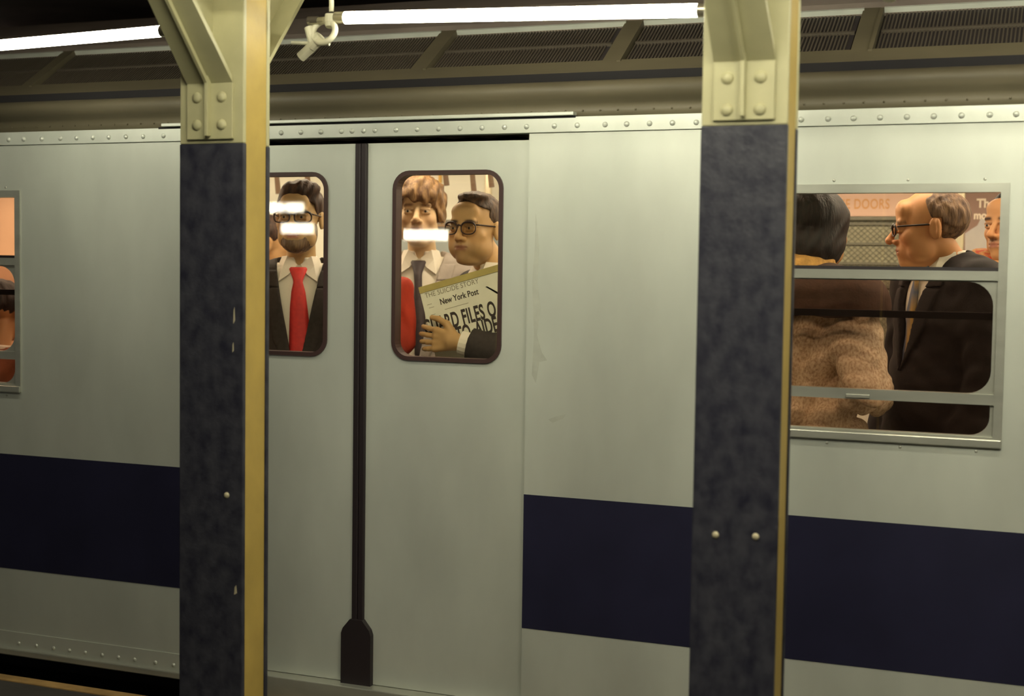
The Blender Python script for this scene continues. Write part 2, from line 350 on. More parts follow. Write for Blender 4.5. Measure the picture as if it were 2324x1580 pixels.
# ================================================================== SUBWAY CAR
XA, XB = -7.6, 3.2
car = thing('subway_car', 'silver subway car with navy stripe and closed double doors', 'train', (-2.44, 1.3, 0))
DL, DR, GAP = -3.095, at(1203, 305, 0).x-.003, at(823, 330, .03).x
DTOP, SILL = 2.005, -0.062
ZS0, ZS1 = 0.276, 0.753
RW = (-1.065, at(2293, 415).x, at(2275, 1017).z, at(2293, 415).z)        # right window outer
LW = (-4.865, at(46, 432).x, at(42, 890).z, at(47, 432).z)
def hole(w): return [(w[0], w[2]), (w[1], w[2]), (w[1], w[3]), (w[0], w[3])]
plate('side_panel', [(XA, SILL), (DL, SILL), (DL, 2.02), (XA, 2.02)], [hole(LW), [(-7.2, 1.02), (-6.4, 1.02), (-6.4, 1.83), (-7.2, 1.83)]], 0.0, 0.06, 'silver', car)
plate('side_panel', [(DR, SILL), (XB, SILL), (XB, 2.02), (DR, 2.02)], [hole(RW), [(1.2, 1.02), (2.0, 1.02), (2.0, 1.83), (1.2, 1.83)]], 0.0, 0.06, 'silver', car)
for a in (-7.2, 1.2): box('window_pane', a, a+.8, .03, .036, 1.02, 1.83, 'pane_smoky', car)
for pts in ([(1208, 480), (1216, 560), (1212, 640), (1219, 700), (1211, 760), (1222, 800), (1234, 818), (1216, 822), (1208, 870), (1199, 850), (1204, 760), (1200, 640), (1206, 560)], [(1236, 952), (1252, 946), (1276, 940), (1270, 950), (1246, 960)]):
    plate('water_stain', [(at(x+8, y).x, at(x+8, y).z) for x, y in pts], [], -.0006, .001, 'silver_stain', car)
box('side_sill', XA, DL, -.022, .05, SILL-.02, SILL+.006, 'aluminium', car, .004)
box('side_sill', DR, XB, -.022, .05, SILL-.02, SILL+.006, 'aluminium', car, .004)
box('underframe', XA, XB, .12, 2.5, -1.0, -.08, 'gap_black', car)
box('door_threshold', DL, DR, -.03, .12, -.10, -.014, 'aluminium', car, .004)
for a, b in ((XA, DL), (DR, XB)): box('blue_stripe', a, b, -.0015, .0, ZS0, ZS1, 'navy_stripe', car)
# rivet strip
RZ0, RZ1 = 2.018, 2.070
strip = box('rivet_strip', XA, XB, -.007, .06, RZ0, RZ1, 'silver_trim', car, .0015)
rv = dome_mesh('rivet', .0098, .0075, 'silver_trim')
px_r = [-150, -112, -75, -38, 20, 54, 95, 137, 174, 211, 247, 286, 325, 371, 638, 683, 728, 775, 799, 825, 851, 899, 947, 995, 1044, 1094, 1145, 1195, 1258, 1310, 1373, 1422, 1474, 1526, 1580, 1880-62, 1879, 1937, 1997, 2058, 2119, 2182, 2246, 2306, 2370, 2432]
for px in px_r:
    o = link('rivet', rv, None, strip); q = at(px, 318-(px-20)*.0215, -.007); o.location = Vector((q.x, -.007, (RZ0+RZ1)/2-.004))-base(strip)
lower = box('sill_strip', XA, DL, -.004, 0, SILL+.006, SILL+.075, 'silver', car)
rv2 = dome_mesh('rivet', .0075, .006, 'silver_trim')
for px, py in [(43, 1457), (83, 1463), (122, 1471), (158, 1476), (194, 1482), (232, 1487), (269, 1492), (306, 1497), (353, 1504), (394, 1510)]:
    o = link('rivet', rv2, None, lower); q = at(px, py, -.004); o.location = Vector((q.x, -.004, SILL+.03))-base(lower)
# door header recess and drip rail
box('door_header', DL, DR, .062, .075, DTOP-.02, 2.03, 'roof_dark', car)
bm = bmesh.new(); bb = base(car); n = 9
for i in range(n):                                   # worn rubber scallops along the top of the doors
    xa = DL+.02+(DR-DL-.04)*i/n; xb = DL+.02+(DR-DL-.04)*(i+1)/n
    vs = [bm.verts.new(Vector((xa+(xb-xa)*k/6, .036, DTOP+.000+.007*math.sin(math.pi*k/6)))-bb) for k in range(7)]
    ws = [bm.verts.new(Vector((xa+(xb-xa)*k/6, .036, DTOP-.010))-bb) for k in range(7)]
    for k in range(6): bm.faces.new((ws[k], ws[k+1], vs[k+1], vs[k]))
bmesh.ops.solidify(bm, geom=bm.faces[:], thickness=.006)
link('header_brush', bm_mesh(bm, 'header_brush'), 'roof_paint', car)
box('drip_rail', at(372, 288).x, at(1305, 266).x, -.020, .02, 2.0735, 2.0865, 'silver_trim', car, .003)
box('drip_rail_shadow', at(362, 290).x, at(1308, 268).x, -.0075, .02, 2.066, 2.0735, 'gap_black', car)  # black strip standing in for the shadow under the drip rail
# eave, groove, ledge, vent screens, roof
eave = [(.03, 2.068), (.016, 2.072), (.016, 2.094), (.017, 2.104), (.010, 2.116), (-.004, 2.127), (-.016, 2.141), (-.022, 2.156), (-.021, 2.170), (-.013, 2.182), (.002, 2.191), (.025, 2.195), (.06, 2.190), (.06, 2.07)]
ev = prism('eave', eave, XA, XB, 'roof_paint', car, smooth=True)
ev.data.polygons[0].use_smooth = False; ev.data.polygons[1].use_smooth = False
bm = bmesh.new()
for i in range(170):
    x = XA+.02+i*.063
    bmesh.ops.create_icosphere(bm, subdivisions=1, radius=.0042, matrix=Matrix.Translation(Vector((x, .0135, 2.0915))-bb))
link('seam_rivets', bm_mesh(bm, 'seam_rivets'), 'roof_paint', car, kind='stuff')
box('roof_groove', XA, XB, .055, .082, 2.10, 2.228, 'gap_black', car)
# slope line of the roof
SA, SB = Vector((0, .085, 2.222)), Vector((0, .430, 2.455)); sd = (SB-SA).normalized(); sn = Vector((0, -sd.z, sd.y))
def slope_quad(name, x0, x1, s0, s1, h0, h1, m, parent, **k):
    """box lying on the roof slope: s along the slope (0..1), h out of it"""
    L_ = (SB-SA).length; b = base(parent); bm = bmesh.new(); v = []
    for x in (x0, x1):
        for s in (s0, s1):
            for hh in (h0, h1): v.append(bm.verts.new(Vector((x, 0, 0))+SA+sd*(L_*s)+sn*hh-b))
    for f in ((0, 1, 3, 2), (4, 6, 7, 5), (0, 4, 5, 1), (2, 3, 7, 6), (0, 2, 6, 4), (1, 5, 7, 3)): bm.faces.new([v[i] for i in f])
    return link(name, bm_mesh(bm, name), m, parent, **k)
slope_quad('roof_ledge', XA, XB, 0, .24, -.02, .006, 'roof_paint', car)
slope_quad('roof_ledge', XA, XB, .0, .025, -.05, .010, 'roof_paint', car)
slope_quad('roof_slope', XA, XB, .24, 1.0, -.03, -.018, 'screen_dark', car)
divs = [at(25, 220, .085).x, at(920, 184, .085).x, at(1362, 172, .085).x, at(1935, 150, .085).x]
divs = [divs[0]-1.5, divs[0]-.75, divs[0], divs[0]+.92, divs[1], divs[2], divs[3], divs[3]+.85, divs[3]+1.7, divs[3]+2.6]
for i, x in enumerate(divs):
    slope_quad('vent_divider', x-.020, x+.038, .2, 1.03, -.02, .004, 'roof_paint', car)
    slope_quad('vent_divider_rib', x+.038, x+.052, .2, .98, -.02, .012, 'roof_paint', car)
    if i+1 < len(divs):
        xa, xb = x+.06, divs[i+1]-.028
        sc = slope_quad('vent_screen', xa, xb, .25, .97, -.018, -.012, 'screen_dark', car)
        bm = bmesh.new(); L_ = (SB-SA).length; step = .0125
        for k in range(int((xb-xa)/step)):
            xx = xa+k*step
            v = [bm.verts.new(Vector((xx+dx, 0, 0))+SA+sd*(L_*s)+sn*hh-bb) for dx, s, hh in ((0, .25, -.012), (.005, .25, -.012), (.005, .96, -.012), (0, .96, -.012), (0, .25, -.006), (.005, .25, -.006), (.005, .96, -.006), (0, .96, -.006))]
            for f in ((4, 5, 6, 7), (0, 1, 5, 4), (1, 2, 6, 5), (3, 0, 4, 7)): bm.faces.new([v[j] for j in f])
        link('screen_ribs', bm_mesh(bm, 'screen_ribs'), 'screen_rib', sc, kind='stuff').location = -(sc.location)
        slope_quad('screen_rod', xa, xb, .60, .625, -.012, -.001, 'screen_rib', car)
        slope_quad('roof_rail', x+.052, divs[i+1]-.016, .982, 1.006, -.012, .010, 'silver_trim', car)
roof = [(.425, 2.44), (.47, 2.49), (.62, 2.58), (.9, 2.68), (1.3, 2.72), (1.7, 2.68), (2.2, 2.52), (2.6, 2.2), (2.6, 2.15), (1.3, 2.32), (.5, 2.30)]
prism('roof', roof, XA, XB, 'roof_dark', car)

# ---- doors
def door(x0, x1, wx0, wx1, wz0, wz1, label):
    d = plate('door_leaf', [(x0, -.012), (x1, -.012), (x1, DTOP-.008), (x0, DTOP-.008)], [rrect(wx0, wx1, wz0, wz1, .058)], .030, .062, 'silver', car, label=label)
    g = plate('window_gasket', rrect(wx0-.008, wx1+.008, wz0-.008, wz1+.008, .066), [rrect(wx0+.007, wx1-.007, wz0+.007, wz1-.007, .053)], .022, .070, 'gasket', d)
    plate('window_pane', rrect(wx0, wx1, wz0, wz1, .055), [], .052, .057, 'pane', d)
    return d
a, b = at(898, 393, .03), at(1133, 824, .03)
door(GAP+.020, DR-.003, a.x, b.x, b.z+.004, a.z, 'silver door leaf with the newspaper reader in its window')
a1, b1_ = at(742, 393, .03), at(738, 812, .03)
wwid = b.x-a.x; x1_ = (a1.x+b1_.x)/2
door(DL+.003, GAP-.020, x1_-wwid, x1_, b.z+.004, a.z, 'silver door leaf with the bearded man in its window')
for s in (-1, 1):
    xg = GAP
    o = box('door_edge_rubber', xg+(0.0005 if s > 0 else -.024), xg+(.024 if s > 0 else -.0005), .016, .062, .2, DTOP-.008, 'rubber', car, .004)
zz = at(800, 1405, .016).z
plate('door_foot_guard', [(GAP-.062, -.10), (GAP+.062, -.10), (GAP+.062, zz-.055), (GAP+.055, zz-.035), (GAP+.026, zz), (GAP-.026, zz), (GAP-.055, zz-.035), (GAP-.062, zz-.055)], [], .006, .030, 'rubber', car)

# ---- side windows
def side_window(w, label):
    t = plate('side_window_frame', hole(w), [[(w[0]+.026, w[2]+.03), (w[1]-.026, w[2]+.03), (w[1]-.026, w[3]-.028), (w[0]+.026, w[3]-.028)]], -.006, .05, 'aluminium', car, label=label)
    x0, x1 = w[0]+.026, w[1]-.026; H = w[3]-w[2]; Z = lambda py: at(2040, py, .02).z
    z_in0, z_in1 = w[2]+.03, w[3]-.028
    zr1, zr0 = Z(613), Z(634); zl1, zl0 = Z(886), Z(909); zb = Z(979)
    plate('middle_rail', [(x0, zr0), (x1, zr0), (x1, zr1), (x0, zr1)], [], -.002, .03, 'aluminium', t)
    plate('rail_gasket', [(x0, zr1), (x1, zr1), (x1, zr1+.011), (x0, zr1+.011)], [], .004, .03, 'rubber', t)
    plate('upper_pane', [(x0, zr1), (x1, zr1), (x1, z_in1), (x0, z_in1)], [], .018, .023, 'pane', t)
    plate('lower_sash', [(x0, z_in0), (x1, z_in0), (x1, zr0), (x0, zr0)], [rrect(x0+.012, x1-.012, zl1, zr0-.004, (.072, .072, .075, .075)), rrect(x0+.012, x1-.012, zb, zl0, (.06, .06, .004, .004))], .008, .034, 'aluminium', t)
    plate('sash_bar', [(x0, zl0), (x1, zl0), (x1, zl1), (x0, zl1)], [], -.004, .012, 'aluminium', t)
    box('catch', (x0+x1)/2-.045, (x0+x1)/2+.03, -.010, -.003, zl0+.004, zl0+.016, 'aluminium', t, .002)
    plate('lower_pane', [(x0, z_in0), (x1, z_in0), (x1, zr0), (x0, zr0)], [], .022, .027, 'pane_smoky', t)
    box('upper_sash_bar', x0, x1, .040, .058, Z(722), Z(706), 'gap_black', t)
    box('window_ledge', w[0], w[1], -.014, -.004, w[2]-.002, w[2]+.024, 'aluminium', t, .003)
    for px in [w[0]+.1, w[0]+.33, w[0]+.56, w[0]+.79]:
        for z in (w[3]+.012, w[2]-.016):
            o = link('screw', dome_mesh('screw', .005, .002, 'aluminium', 8), None, t); o.location = Vector((px, 0, z))-base(t)
    return t
side_window(RW, 'aluminium side window beside the right column')
side_window(LW, 'aluminium side window cut by the left picture edge')

# ---- interior
box('cabin_floor', XA, XB, .06, 2.55, -.06, 0.0, 'cabin_floor', car)
box('cabin_ceiling', XA, XB, .06, 2.55, 2.16, 2.19, 'cabin_cream', car)
FY = 2.50
FW = (at(1880, 494, FY).x-.35, at(2172, 494, FY).x, 1.0, at(2000, 494, FY).z)
plate('far_wall', [(XA, 0), (XB, 0), (XB, 2.16), (XA, 2.16)], [hole(FW)], FY, FY+.05, 'cabin_cream', car)
for x in (XA, XB-.04): box('end_wall', x, x+.04, .06, FY, 0, 2.16, 'cabin_cream', car)
# inner lining above and between the near openings
box('near_lining', DR+.02, RW[0]-.02, .062, .075, 0, 2.16, 'cabin_cream', car)
box('near_lining', LW[1]+.02, DL-.02, .062, .075, 0, 2.16, 'cabin_peach', car)
fw = plate('far_window', hole(FW), [[(FW[0]+.03, FW[2]+.03), (FW[1]-.03, FW[2]+.03), (FW[1]-.03, FW[3]-.012), (FW[0]+.03, FW[3]-.012)]], FY-.012, FY, 'wire', car, label='far window of wired frosted glass')
box('wired_pane', FW[0], FW[1], FY+.02, FY+.028, FW[2], FW[3], 'wired_glass', fw)
bm = bmesh.new(); stp = .030; x0, x1, z0, z1 = FW[0]+.03, FW[1]-.03, FW[2]+.03, FW[3]-.012; bfw = base(fw)
for s in (1, -1):
    c = -2.0
    while c < 3.0:
        pts = []
        # line z = z0 + s*(x - x0)*0.9 + c clipped to the opening
        seg = []
        for x in np.linspace(x0, x1, 60):
            z = z0+s*(x-x0)*.9+c
            if z0 <= z <= z1: seg.append((x, z))
        if len(seg) > 1: add_tube(bm, Vector((seg[0][0], FY+.018, seg[0][1]))-bfw, Vector((seg[-1][0], FY+.018, seg[-1][1]))-bfw, .0022, None, 4, False)
        c += stp*.9
link('wire_mesh', bm_mesh(bm, 'wire_mesh'), 'wire', fw, kind='stuff')
for py in (508, 553, 598, 650): 
    z = at(1960, py, FY).z; box('pane_bar', FW[0]+.03, FW[1]-.03, FY+.008, FY+.018, z-.006, z+.006, 'wire', fw)
# far wall panel seen between the two men of the right-hand door
q0, q1 = at(990, 499, FY), at(1045, 519, FY)
box('ad_frame', q0.x-.5, q0.x+.75, FY-.03, FY, q1.z, q0.z, 'cabin_grey', car)
box('ad_frame_lip', q0.x-.5, q0.x+.75, FY-.036, FY-.03, q1.z+.010, q1.z+.022, 'bench', car)
box('blue_panel', q0.x-.5, q0.x+.75, FY-.015, FY, q1.z-.45, q1.z, 'blue_grey', car)
box('orange_panel', -7.5, -4.6, FY-.01, FY, .9, 1.95, 'cabin_peach', car)
# ceiling lights
for y in (.62, 1.85):
    l = box('ceiling_light', XA+.2, XB-.2, y-.05, y+.05, 2.135, 2.16, 'cabin_glow', car)
# bench seats along the near wall under the windows
for xa, xb in ((XA+.1, LW[1]+.1), (RW[0]+.55, XB-.1)):
    box('bench_seat', xa, xb, 1.95, 2.45, .38, .46, 'bench', car, .02); box('bench_base', xa, xb, 2.05, 2.45, 0, .38, 'cabin_grey', car)
box('bench_seat', XA+.1, LW[1]-.05, .10, .55, .38, .46, 'bench', car, .02); box('bench_base', XA+.1, LW[1]-.05, .10, .45, 0, .38, 'cabin_grey', car)
# hand rail with grab handles, poles
tube('hand_rail', [(XA, 1.35, 2.06), (XB, 1.35, 2.06)], .014, 'steel_pole', car, 12)
for (xa, ya, xb, yb) in [(1004, 372, 1014, 421), (1064, 372, 1076, 436), (690, 372, 700, 420), (1120, 372, 1116, 425), (622, 395, 632, 440)]:
    P, Q = at(xa, ya, 1.35), at(xb, yb, 1.35); P.z = 2.06; P.x = Q.x-.02
    g = tube('grab_handle', [P, Q], [.011, .014], 'strap', car, 8)
for px in (1108, 2178):
    q = at(px, 420, 2.2 if px > 2000 else 2.42); tube('pole', [(q.x, q.y, 0), (q.x, q.y, 2.16)], .02 if px < 2000 else .028, 'steel_pole', car, 14)
# sign and poster on the far wall
sg0, sg1 = at(1870, 436, FY), at(2060, 491, FY)
sign = tag(box('door_sign', sg0.x-.5, sg1.x+.03, FY-.014, FY-.001, sg1.z, 2.02, 'sign_pink'), 'pink sign lettered THE DOORS above the far window', 'sign')
tz = at(1960, 474, FY).z; tx = at(1888, 470, FY).x
text_mesh('sign_text', 'THE DOORS', .068, 'sign_text', sign, Matrix.Translation((tx, FY-.0148, tz)) @ Matrix.Rotation(math.pi/2, 4, 'X'), .70, .0012, 1.08)
po0, po1 = at(2189, 440, FY), at(2330, 640, FY)
poster = tag(box('wall_poster', po0.x, po0.x+.62, FY-.012, FY-.001, po1.z-.1, po0.z+.12, 'poster_brown'), 'brown advertising poster with pale figure, beside the cream pole', 'poster')
sh = [at(x, y, FY) for x, y in [(2190, 530), (2205, 520), (2218, 512), (2225, 498), (2240, 490), (2262, 496), (2275, 510), (2290, 540), (2295, 600), (2295, 625), (2190, 625)]]
plate('pale_figure', [(v.x+.001, v.z) for v in sh], [], FY-.0135, FY-.012, 'poster_white', poster)
for s_, px, py, sz in (('The', 2217, 471, .058), ('most', 2210, 497, .050)):
    q = at(px, py, FY); text_mesh('poster_text', s_, sz, 'poster_text', poster, Matrix.Translation((q.x, FY-.0142, q.z)) @ Matrix.Rotation(math.pi/2, 4, 'X'), .9, .002, 1.0)
pa = at(905, 395, FY); ad = tag(box('wall_advert', pa.x-.2, at(1003, 395, FY).x, FY-.012, FY-.001, at(985, 416, FY).z, 2.13, 'poster_sunset'), 'yellow framed advert behind the brown-haired man', 'poster')
box('advert_field', pa.x-.1, at(997, 395, FY).x, FY-.014, FY-.012, at(985, 411, FY).z, 2.11, 'shirt_white', ad)

# ================================================================== PEOPLE (signed distance fields meshed by surface nets)
def axis(lo, hi, coarse, fine=None, zones=()):
    v = [lo]
    while v[-1] < hi:
        x = v[-1]; st = coarse
        for a, b in zones:
            if a-coarse <= x <= b: st = fine
        v.append(x+st)
    return np.array(v, np.float32)
class Vol:
    def __init__(s, xs, ys, zs): s.ax = (xs, ys, zs); s.d = np.full((len(xs), len(ys), len(zs)), .3, np.float32)
    def sub(s, lo, hi):
        sl = []
        for a, l, h in zip(s.ax, lo, hi):
            i = max(int(np.searchsorted(a, l))-1, 0); j = min(int(np.searchsorted(a, h))+1, len(a)); sl.append(slice(i, max(j, i)))
        return tuple(sl)
    def pts(s, sl): return s.ax[0][sl[0]][:, None, None], s.ax[1][sl[1]][None, :, None], s.ax[2][sl[2]][None, None, :]
    def add(s, prim, off=0.0):
        typ, A, B, rr, k, op, fr = prim
        if fr is None: M, t, sc = np.eye(3), np.zeros(3), 1.0
        else: M, t, sc = fr
        if typ == 'e':
            c = M @ (np.array(A)*sc)+t; R = max(B)*sc+off; lo, hi = c-R, c+R
        else:
            a = M @ (np.array(A)*sc)+t; b = M @ (np.array(B)*sc)+t; R = max(rr)*sc+off; lo, hi = np.minimum(a, b)-R, np.maximum(a, b)+R
        mg = k+.035; sl = s.sub(lo-mg, hi+mg); X, Y, Z = s.pts(sl)
        if X.size == 0 or Y.size == 0 or Z.size == 0: return
        if typ == 'e':
            Q = [(M[0, i]*(X-c[0])+M[1, i]*(Y-c[1])+M[2, i]*(Z-c[2]))/(B[i]*sc+off) for i in range(3)]
            q2 = Q[0]**2+Q[1]**2+Q[2]**2; k0 = np.sqrt(q2)
            k1 = np.sqrt(sum((Q[i]/(B[i]*sc+off))**2 for i in range(3)))+1e-6
            d = k0*(k0-1)/k1
        else:
            ba = b-a; L2 = float(ba@ba)+1e-12; px, py, pz = X-a[0], Y-a[1], Z-a[2]
            h = np.clip((px*ba[0]+py*ba[1]+pz*ba[2])/L2, 0, 1)
            d = np.sqrt((px-ba[0]*h)**2+(py-ba[1]*h)**2+(pz-ba[2]*h)**2)-((rr[0]+(rr[1]-rr[0])*h)*sc+off)
        cur = s.d[sl]
        if op == '+':
            h = np.clip(.5+.5*(cur-d)/k, 0, 1); s.d[sl] = cur*(1-h)+d*h-k*h*(1-h)
        else:
            d = -d; h = np.clip(.5-.5*(cur-d)/k, 0, 1); s.d[sl] = cur*(1-h)+d*h+k*h*(1-h)
    def full(s): return s.pts((slice(None),)*3)
    def cut(s, fn, k=.004):
        X, Y, Z = s.full(); d = fn(X, Y, Z); h = np.clip(.5-.5*(s.d-d)/k, 0, 1); s.d = (s.d*(1-h)+d*h+k*h*(1-h)).astype(np.float32)
    def mesh(s):
        d = s.d; nx, ny, nz = d.shape
        ins = d < 0
        c = np.zeros((nx-1, ny-1, nz-1), np.int8)
        for i in (0, 1):
            for j in (0, 1):
                for k in (0, 1): c += ins[i:nx-1+i, j:ny-1+j, k:nz-1+k]
        act = np.argwhere((c > 0) & (c < 8))
        idx = -np.ones(c.shape, np.int32); idx[act[:, 0], act[:, 1], act[:, 2]] = np.arange(len(act))
        val = {}
        for i in (0, 1):
            for j in (0, 1):
                for k in (0, 1): val[i, j, k] = d[act[:, 0]+i, act[:, 1]+j, act[:, 2]+k]
        P = np.zeros((len(act), 3)); N = np.zeros(len(act))
        cs = list(val)
        for u in cs:
            for ax_ in range(3):
                if u[ax_] == 0:
                    v = list(u); v[ax_] = 1; v = tuple(v); va, vb = val[u], val[v]
                    m = (va < 0) != (vb < 0); t = va/(va-vb+1e-12*(va == vb))
                    q = np.tile(np.array(u, float), (len(act), 1)); q[:, ax_] = t; P[m] += q[m]; N[m] += 1
        P = P/np.maximum(N, 1)[:, None]+act
        V = np.stack([np.interp(P[:, i], np.arange(len(s.ax[i])), s.ax[i]) for i in range(3)], 1)
        faces = []
        for ax_ in range(3):
            sa = [slice(None)]*3; sb = [slice(None)]*3; sa[ax_] = slice(0, -1); sb[ax_] = slice(1, None)
            A, B = ins[tuple(sa)], ins[tuple(sb)]
            e = np.argwhere(A != B); o1, o2 = [q for q in range(3) if q != ax_]
            ok = (e[:, o1] > 0) & (e[:, o2] > 0) & (e[:, o1] < d.shape[o1]-1) & (e[:, o2] < d.shape[o2]-1); e = e[ok]
            fl = A[e[:, 0], e[:, 1], e[:, 2]]
            def cell(a, b):
                q = e.copy(); q[:, o1] -= a; q[:, o2] -= b; return idx[q[:, 0], q[:, 1], q[:, 2]]
            Q = np.stack([cell(1, 1), cell(0, 1), cell(0, 0), cell(1, 0)], 1)
            if ax_ == 1: fl = ~fl
            Q[~fl] = Q[~fl][:, ::-1]; faces.append(Q)
        return V, np.concatenate(faces)
def vol_obj(name, vol, m, parent, tint=None, relax=0, **k):
    V, Fc = vol.mesh(); me = bpy.data.meshes.new(name)
    me.vertices.add(len(V)); me.vertices.foreach_set('co', V.astype(np.float32).ravel())
    me.loops.add(len(Fc)*4); me.loops.foreach_set('vertex_index', Fc.astype(np.int32).ravel())
    me.polygons.add(len(Fc)); me.polygons.foreach_set('loop_start', np.arange(0, len(Fc)*4, 4, dtype=np.int32)); 
    me.update(calc_edges=True); me.validate()
    if tint is not None:
        at_ = me.color_attributes.new('tint', 'FLOAT_COLOR', 'POINT'); c = np.ones((len(V), 4), np.float32); c[:, :3] = tint(V); at_.data.foreach_set('color', c.ravel())
    return link(name, me, m, parent, smooth=True, **k)
def E_(c, r, k=.012, op='+', fr=None): return ('e', c, r, None, k, op, fr)
def C_(a, b, r0, r1=None, k=.012, op='+', fr=None): return ('c', a, b, (r0, r0 if r1 is None else r1), k, op, fr)

def head_prims(fr, fat=0.0, jaw=1.0, nose=1.0, mouth_open=0.0):
    P = [E_((0, .014, .036), (.075, .098, .083), .01), E_((0, -.026, -.030), (.063+fat, .066, .086), .03), E_((0, -.034, -.078), ((.050+fat)*jaw, .050, .040), .025),
         E_((0, -.076, -.101), (.022, .018, .017), .02), E_((0, -.05, -.112), (.030+fat, .030, .012), .02)]
    for s in (-1, 1):
        P += [E_((s*.043, -.062, -.028), (.022+fat, .024, .024), .02), E_((s*.052, -.030, -.070), (.016+fat, .035, .030), .02)]
        if fat > 0: P.append(E_((s*.040, -.066, -.062), (.022, .02, .026), .02))
    P += [C_((-.040, -.084, .020), (.040, -.084, .020), .011, k=.014), E_((0, -.075, .055), (.052, .024, .034), .02)]
    for s in (-1, 1): P += [E_((s*.032, -.106, -.002), (.019, .016, .013), .012, '-')]
    for s in (-1, 1): P += [E_((s*.032, -.083, -.001), (.0155, .0125, .0115), .005), C_((s*.018, -.0945, .0055), (s*.046, -.090, .0045), .0035, k=.006), C_((s*.020, -.093, -.0085), (s*.045, -.089, -.0075), .003, k=.006)]
    P += [C_((0, -.090, .014), (0, -.114*nose-.002*(nose > 1), -.030), .0075, .0105, k=.010), E_((0, -.114*nose, -.034), (.0125, .0125, .011), .008)]
    for s in (-1, 1): P += [E_((s*.0125, -.101, -.038), (.009, .0115, .008), .006), E_((s*.0065, -.110, -.0455), (.0042, .006, .004), .004, '-')]
    P += [E_((0, -.080, -.066), (.030, .020, .026), .02)]
    P += [C_((-.019, -.0925, -.0625), (.019, -.0925, -.0625), .0052, k=.006), C_((-.008, -.0985, -.061), (.008, -.0985, -.061), .0042, k=.006), C_((-.016, -.0935, -.0735), (.016, -.0935, -.0735), .0062, k=.006),
          C_((-.024, -.0965, -.0675), (.024, -.0965, -.0675), .0016+mouth_open, k=.003, op='-'), C_((0, -.101, -.050), (0, -.1, -.056), .0022, k=.004, op='-')]
    for s in (-1, 1):
        P += [E_((s*.078, .012, -.006), (.0085, .019, .033), .006), E_((s*.085, .020, -.006), (.008, .009, .030), .006), E_((s*.0905, .006, -.004), (.0065, .010, .017), .006, '-')]
    return [p[:6]+(fr,) for p in P]
def hand_prims(w, d, n, thumb_side, curl=.5, sz=1.0, spread=.22):
    """w wrist, d finger direction, n back-of-hand normal; thumb_side +1/-1 along d x n"""
    w, d, n = np.array(w, float), np.array(d, float), np.array(n, float); d /= np.linalg.norm(d); n -= d*(n@d); n /= np.linalg.norm(n); t = np.cross(d, n)*thumb_side
    P = [C_(w, w+d*.03*sz, .024*sz, .026*sz, .012)]
    for i in range(4): P.append(C_(w+d*.02*sz+t*(.012-.008*i)*sz, w+d*.088*sz+t*(.031-.020*i)*sz, .0155*sz, .0120*sz, .010))
    for i, L_ in enumerate((.074, .082, .076, .060)):
        a = w+d*.086*sz+t*(.031-.020*i)*sz; dirn = d+t*(spread*(.5-i*.33)); p = a
        ang = 0
        for j, f in enumerate((.46, .31, .23)):
            ang += curl*(.55 if j == 0 else .8); v = dirn*math.cos(ang)-n*math.sin(ang); q = p+v/np.linalg.norm(v)*L_*f*sz
            P.append(C_(p, q, (.0088-.0006*j)*sz, (.0082-.0006*j)*sz, .004)); p = q
    a = w+d*.028*sz+t*.022*sz-n*.004; b = a+(d*.62+t*.72-n*.05)*.044*sz; c = b+(d*.86+t*.38)*.036*sz; e = c+(d*.95+t*.12)*.026*sz
    P += [C_(a, b, .0155*sz, .0125*sz, .01), C_(b, c, .0110*sz, .0098*sz, .005), C_(c, e, .0098*sz, .0080*sz, .004)]
    return P
def torso_prims(wide=1.0, belly=1.0, up=0.0):
    u = up
    return [E_((0, .012, 1.265+u), (.168*wide, .115, .205), .03), E_((0, -.008, 1.05+u), (.152*wide*belly, .118*belly, .17), .06), E_((0, .012, .93+u), (.168*wide, .118, .13), .05),
            C_((-.135*wide, .018, 1.392+u), (.135*wide, .018, 1.392+u), .056, k=.03), C_((0, .035, 1.455+u), (-.13*wide, .022, 1.412+u), .036, .03, .03), C_((0, .035, 1.455+u), (.13*wide, .022, 1.412+u), .036, .03, .03)]
def arm_prims(arm, wide=1.0, up=0.0, r=1.0):
    s, e, w = [np.array(q, float)+np.array((0, 0, up)) for q in arm]
    return [C_(s, e, .052*r, .042*r, .03), C_(e, w, .042*r, .027*r, .02)]
def leg_prims(seat, up):
    P = []
    for s in (-1, 1):
        if seat: P += [C_((s*.085, .0, .93+up), (s*.10, -.40, .50), .085, .06, .04), C_((s*.10, -.40, .50), (s*.10, -.40, .09), .056, .04, .03), C_((s*.10, -.38, .04), (s*.11, -.54, .035), .042, .034, .03)]
        else: P += [C_((s*.088, .01, .88), (s*.092, -.005, .48), .086, .056, .04), C_((s*.092, -.005, .48), (s*.095, .02, .09), .056, .038, .03), C_((s*.095, .02, .045), (s*.11, -.14, .035), .042, .034, .03)]
    return P
def rotm(z=0, x=0, y=0):
    return np.array((Matrix.Rotation(z, 3, 'Z') @ Matrix.Rotation(x, 3, 'X') @ Matrix.Rotation(y, 3, 'Y')))
DEF_ARMS = {1: ((.190, .018, 1.385), (.245, .02, 1.10), (.235, -.06, .86)), -1: ((-.190, .018, 1.385), (-.245, .02, 1.10), (-.235, -.06, .86))}
